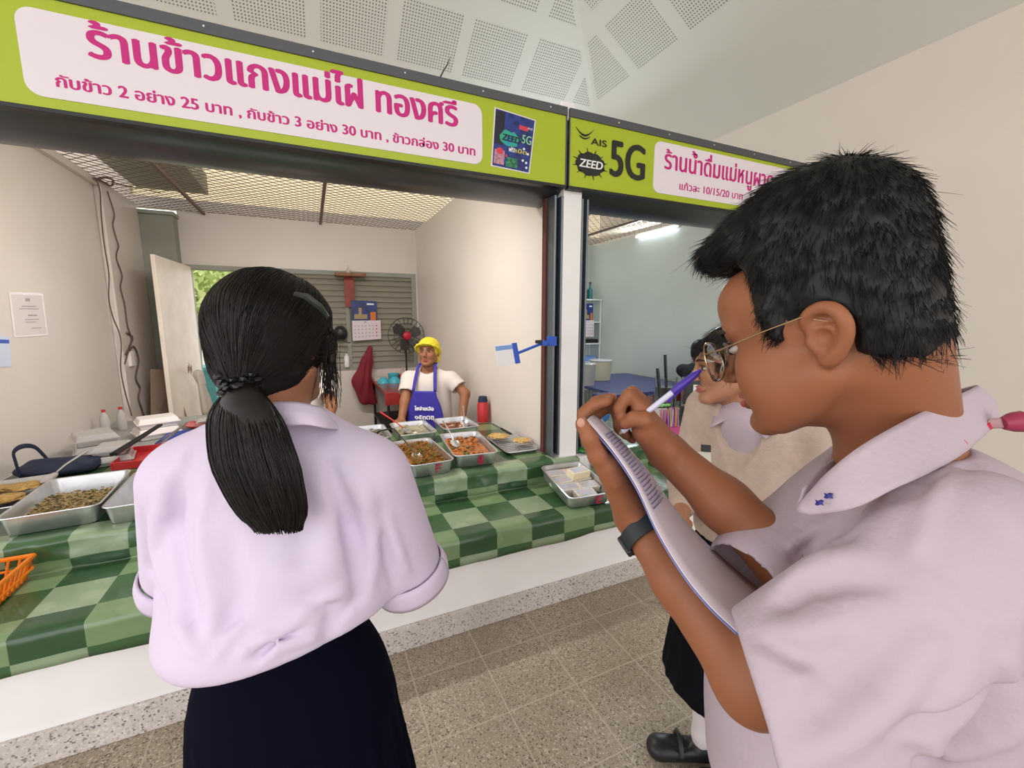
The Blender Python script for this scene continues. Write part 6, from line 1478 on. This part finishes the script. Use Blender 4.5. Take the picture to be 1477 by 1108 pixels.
bd = empty('name_badge', tuple(cx(-.075, .15, 1.12)), 'clear plastic name badge pinned to the beige cardigan', 'badge'); q = [J(1003, 652, 1.16), J(1024, 650, 1.16), J(1026, 684, 1.16), J(1006, 686, 1.16)]; sheet('badge_card', q, mat('badge_pale', (.62, .60, .54), .2), bd, .004, tuple(-CF)); sheet('badge_clip', [J(1011, 641, 1.158), J(1024, 642, 1.158), J(1024, 652, 1.158), J(1011, 651, 1.158)], M_black, bd, .006, tuple(-CF))
S = SDF(cx(0, 0, .30)-np.array([.35, .35, 0]), cx(0, 0, .98)+np.array([.35, .35, 0]), .009); hem0 = J(1040, 900, 1.44); sk0 = cx(0, 0, .88); sk1 = np.array([sk0[0], sk0[1], .34])
S.flat(sk0, cx(0, 0, .78), .135, .165, Bf, .8, .03); S.flat(cx(0, 0, .78), sk1, .165, .235, Bf, .9, .03)
for k in range(22):
    a_ = 2*PI*k/22; e = Bl*math.cos(a_)+Bf*.9*math.sin(a_); S.fold(cx(0, 0, .78)+e*.165, sk1+e*.245, .014, .017)
S.plane((0, 0, .35), (0, 0, -1)); sdf_obj('pleated_skirt', S, mat('black_skirt', (.006, .006, .009), .85, spec=.08), c3)
ft1 = onz(992, 1092, 0); ft2 = ft1+Bl*.17-Bf*.02
ft0 = cx(0, 0, 0); tf = dirG(-1, .1)
S = SDF(*bounds([[ft1[0], ft1[1], .0], [ft2[0], ft2[1], .5], cx(.1, 0, .4), cx(-.1, 0, .4)], .10), .008)
for q, f_ in ((-1, ft1), (1, ft2)): f_ = np.array([f_[0], f_[1], 0])-tf*.045; S.chain([cx(.085*q, 0, .45), (cx(.085*q, 0, .30)+f_+[0, 0, .30])/2, f_+[0, 0, .10], f_+[0, 0, .05]], [.055, .050, .034, .032], .02)
S.plane((0, 0, .012), (0, 0, -1)); sdf_obj('white_socks', S, mat('sock_white', (.62, .56, .58), .85), c3); shoe_pair(c3, [ft1, ft2], tf, M_black, strap=True)

# ---------- simple standing people farther off ----------
def person(label, hc, fwd, head_s, tw, shirt_m, skin_m, hair_m, pants_m, arms, sleeve=.5, z0=0.0, apron=None):
    """hc head centre, fwd facing, tw half shoulder width; arms: two (elbow, wrist, hand dir) triples"""
    root = empty('person', (hc[0], hc[1], z0), label, 'person'); R = frame(fwd); Fd = np.array([R[0, 1], R[1, 1], 0]); Fd /= np.linalg.norm(Fd); Rt = np.array([Fd[1], -Fd[0], 0]); s = head_s
    at_ = lambda a, b, z: np.array([hc[0], hc[1], z])+Rt*a+Fd*(b-.02*s)
    zsh = hc[2]-.205*s; S = SDF(*bounds([hc+[0, 0, .14*s], at_(-tw-.1, -.15, zsh), at_(tw+.1, .15, zsh-.5), at_(-tw-.1, .15, zsh), at_(tw+.1, -.15, zsh), at_(0, 0, zsh-.62)]+[p for a in arms for p in a[:2]], .13), .008)
    add_head(S, hc, R, s, k=.015); S.cone(hc+R@np.array([0, -.025, -.05])*s, at_(0, 0, zsh+.04), .050*s, .055*s, .02)
    S.flat(at_(0, 0, zsh-.06), at_(0, 0, zsh-.5), .14*s, .14*s, Fd, .75, .05)
    for q, (e, w, hd) in zip((1, -1), arms):
        sh = at_(tw*q, 0, zsh); S.cone(at_(0, 0, zsh), sh, .05*s, .045*s, .03); S.cone(sh, e, .045*s, .038*s, .02); S.cone(e, w, .038*s, .027*s, .02); auto_hand(S, w, hd, (0, 0, -1), q, (.2, .4, .3), .95*s)
    sdf_obj('body', S, skin_m, root); face_parts(root, hc, R, s, lipm='lips_brown')
    S = SDF(*bounds([at_(-tw-.12, -.2, zsh+.12), at_(tw+.12, .2, zsh-.62), at_(-tw-.12, .2, zsh), at_(tw+.12, -.2, zsh)]+[a[0] for a in arms], .08), .009)
    S.flat(at_(0, 0, zsh-.08), at_(0, .01, zsh-.52), .165*s, .18*s, Fd, .76, .05); S.cone(at_(0, 0, zsh+.035), at_(0, 0, zsh-.03), .070*s, .1*s, .04)
    for q, (e, w, hd) in zip((1, -1), arms):
        sh = at_(tw*q, 0, zsh-.01); S.cone(at_(0, 0, zsh), sh, .06*s, .06*s, .04); en = sh+(e-sh)*(sleeve+.25); dd = (e-sh)/np.linalg.norm(e-sh); S.cone(sh, en, .064*s, .068*s, .03)
    for k in range(5): S.fold(at_(-.1+.05*k, .15, zsh-.15), at_(-.14+.07*k, .15, zsh-.5), .02, .012*(-1)**k)
    for q, (e, w, hd) in zip((1, -1), arms):
        sh = at_(tw*q, 0, zsh-.01); dd = (e-sh)/np.linalg.norm(e-sh); en = sh+(e-sh)*(sleeve+.25)-dd*.0; S.cone(en+dd*.03, en+dd*.12, .075*s, .08*s, .004, 'sub')
    S.cone(at_(0, .03, zsh+.075), at_(0, .03, zsh+.16), .062*s, .08*s, .01, 'sub'); S.plane(at_(0, 0, zsh-.53), (0, 0, -1)); sdf_obj('tee_shirt', S, shirt_m, root)
    zh = zsh-.50; S = SDF(at_(-.3, -.25, z0)-.05, at_(.3, .25, zh+.05)+.05, .012) if False else SDF(*bounds([at_(-.28, -.2, z0-.02), at_(.28, .2, zh+.04), at_(-.28, .2, 1), at_(.28, -.2, 1)], .06), .012)
    S.flat(at_(0, 0, zh), at_(0, 0, zh-.1), .15*s, .16*s, Fd, .78, .04)
    for q in (-1, 1): S.chain([at_(.085*q, 0, zh-.1), at_(.09*q, 0, (zh+z0)/2), at_(.10*q, 0, z0+.08)], [.095*s, .07*s, .055*s], .03)
    S.plane((0, 0, z0+.05), (0, 0, -1)); sdf_obj('trousers', S, pants_m, root); shoe_pair(root, [at_(.10, .04, 0), at_(-.10, .04, 0)], Fd, M_black)
    if hair_m is not None:
        S = SDF(hc-.16*s, hc+.16*s, .007); PP = lambda x, y, z: hc+R@np.array([x, y, z])*s; S.ell(PP(0, -.018, .034), np.array([.084, .100, .094])*s, R, .02); S.ell(PP(0, -.05, -.03), np.array([.072, .06, .06])*s, R, .03); S.rbox(PP(0, .12, -.05), np.array([.1, .08, .10])*s, .03, R, .01, 'sub'); sdf_obj('hair', S, hair_m, root)
    return root, R, at_, zsh
M_tee = mat('white_tee', (.62, .56, .52), .8, bump=.1, bs=90); M_pants = mat('dark_trousers', (.02, .02, .03), .8); M_skw = skin('skin_old', (.30, .125, .06))
vh = J(618, 509, 3.92); vf = dirG(-.10, -1.0, .12)
a1_, a2__ = J(671, 568, 3.92), J(666, 608, 3.84); b1_, b2_ = J(584, 580, 3.88), J(579, 606, 3.80)
ven, VR, vat, vz = person('older woman in a yellow cap, white tee and blue apron behind the food trays', vh, vf, 1.14, .195, M_tee, M_skw, None, M_pants, [(b1_, b2_, -FH-CR*.1), (a1_, a2__, -FH*1.0+CR*.1)], sleeve=.42)
S = SDF(vh-.2, vh+.2, .006); PV = lambda x, y, z: vh+VR@np.array([x, y, z])*1.10
S.ell(PV(0, -.018, .040), np.array([.092, .106, .092])*1.1, VR, .02); S.ell(PV(0, -.05, -.03), np.array([.088, .07, .075])*1.1, VR, .03)
ring = [PV(.098*math.cos(t), .01+.098*math.sin(t), .052+.018*math.sin(t)-.06*(1-math.sin(t))*.5) for t in np.linspace(0, 2*PI, 17)]; S.chain(ring, [.012]*17, .012)
S.rbox(PV(0, .115, -.055), np.array([.070, .085, .105])*1.1, .04, VR, .008, 'sub')
sdf_obj('yellow_cap', S, mat('yellow_cloth', (.66, .55, .03), .75, nz=.2, ns=30), ven)
M_apr = mat('apron_blue', (.035, .025, .30), .7)
ap = empty('apron', (vh[0], vh[1], vh[2]-.4), 'royal blue bib apron with white Thai lettering on the woman in the yellow cap', 'apron')
zb = vz+.075; bow = lambda a: .172-.55*a*a
loft('bib', [[vat(x, bow(x)+.018, zb-.22-.0*k) for x in np.linspace(-w_, w_, 5)] if False else [vat(x, bow(x)+.018, z) for x in np.linspace(-w_, w_, 7)] for k, (z, w_) in enumerate(((zb-.165, .105), (zb-.22, .115), (zb-.30, .145), (zb-.40, .165), (zb-.52, .175), (zb-.70, .17)))], M_apr, ap, .004, 14, 14)
for q in (-1, 1): loft('strap', [[vat(q*.098-.014, bow(.1)+.020, zb-.17), vat(q*.088-.014, .145, zb-.06), vat(q*.075-.012, .075, zb+.045), vat(q*.06-.012, -.02, zb+.07)], [vat(q*.098+.014, bow(.1)+.020, zb-.17), vat(q*.088+.014, .145, zb-.06), vat(q*.075+.014, .075, zb+.048), vat(q*.06+.012, -.02, zb+.075)]], M_apr, ap, .004, 12, 2)
VRt = np.array([vat(1, 0, 0)-vat(0, 0, 0)])[0]
ux = tuple(-VRt); 
for s_, z_, h_ in (('ไหง่าเหลือ', zb-.335, .034), ('๑๕๓ดฃ', zb-.415, .042)):
    text_mesh('lettering', s_, M_wht, -.085, .085, 0, h_, tuple(vat(0, .205, z_)), ux, (0, 0, 1), ap, bold=.0025, depth=0)
# bystander half hidden behind the ponytail girl
bh = J(425, 507, 3.55); be, bw_ = J(478, 590, 2.85), J(474, 625, 2.8)
bf = dirG(.3, -1); person('woman in a white tee standing in the stall, hidden behind the ponytail girl', bh, bf, 1.12, .19, M_tee, M_skw, M_hairg, M_pants, [(J(384, 586, 3.5), J(390, 616, 3.42), -FH), (J(478, 585, 3.45), J(474, 614, 3.40), -FH)], sleeve=.5)
# dark-haired person in the drinks stall
dh = J(1010, 507, 5.05); person('dark-haired person in a black shirt inside the drinks stall', dh, dirG(.7, .6), 1.1, .19, mat('black_tee', (.012, .012, .018), .8), M_skw, M_hairb, M_pants, [(dh+[-.15, -.15, -.5], dh+[-.1, -.3, -.55], -FH), (dh+[.2, .0, -.5], dh+[.2, -.15, -.55], -FH)])
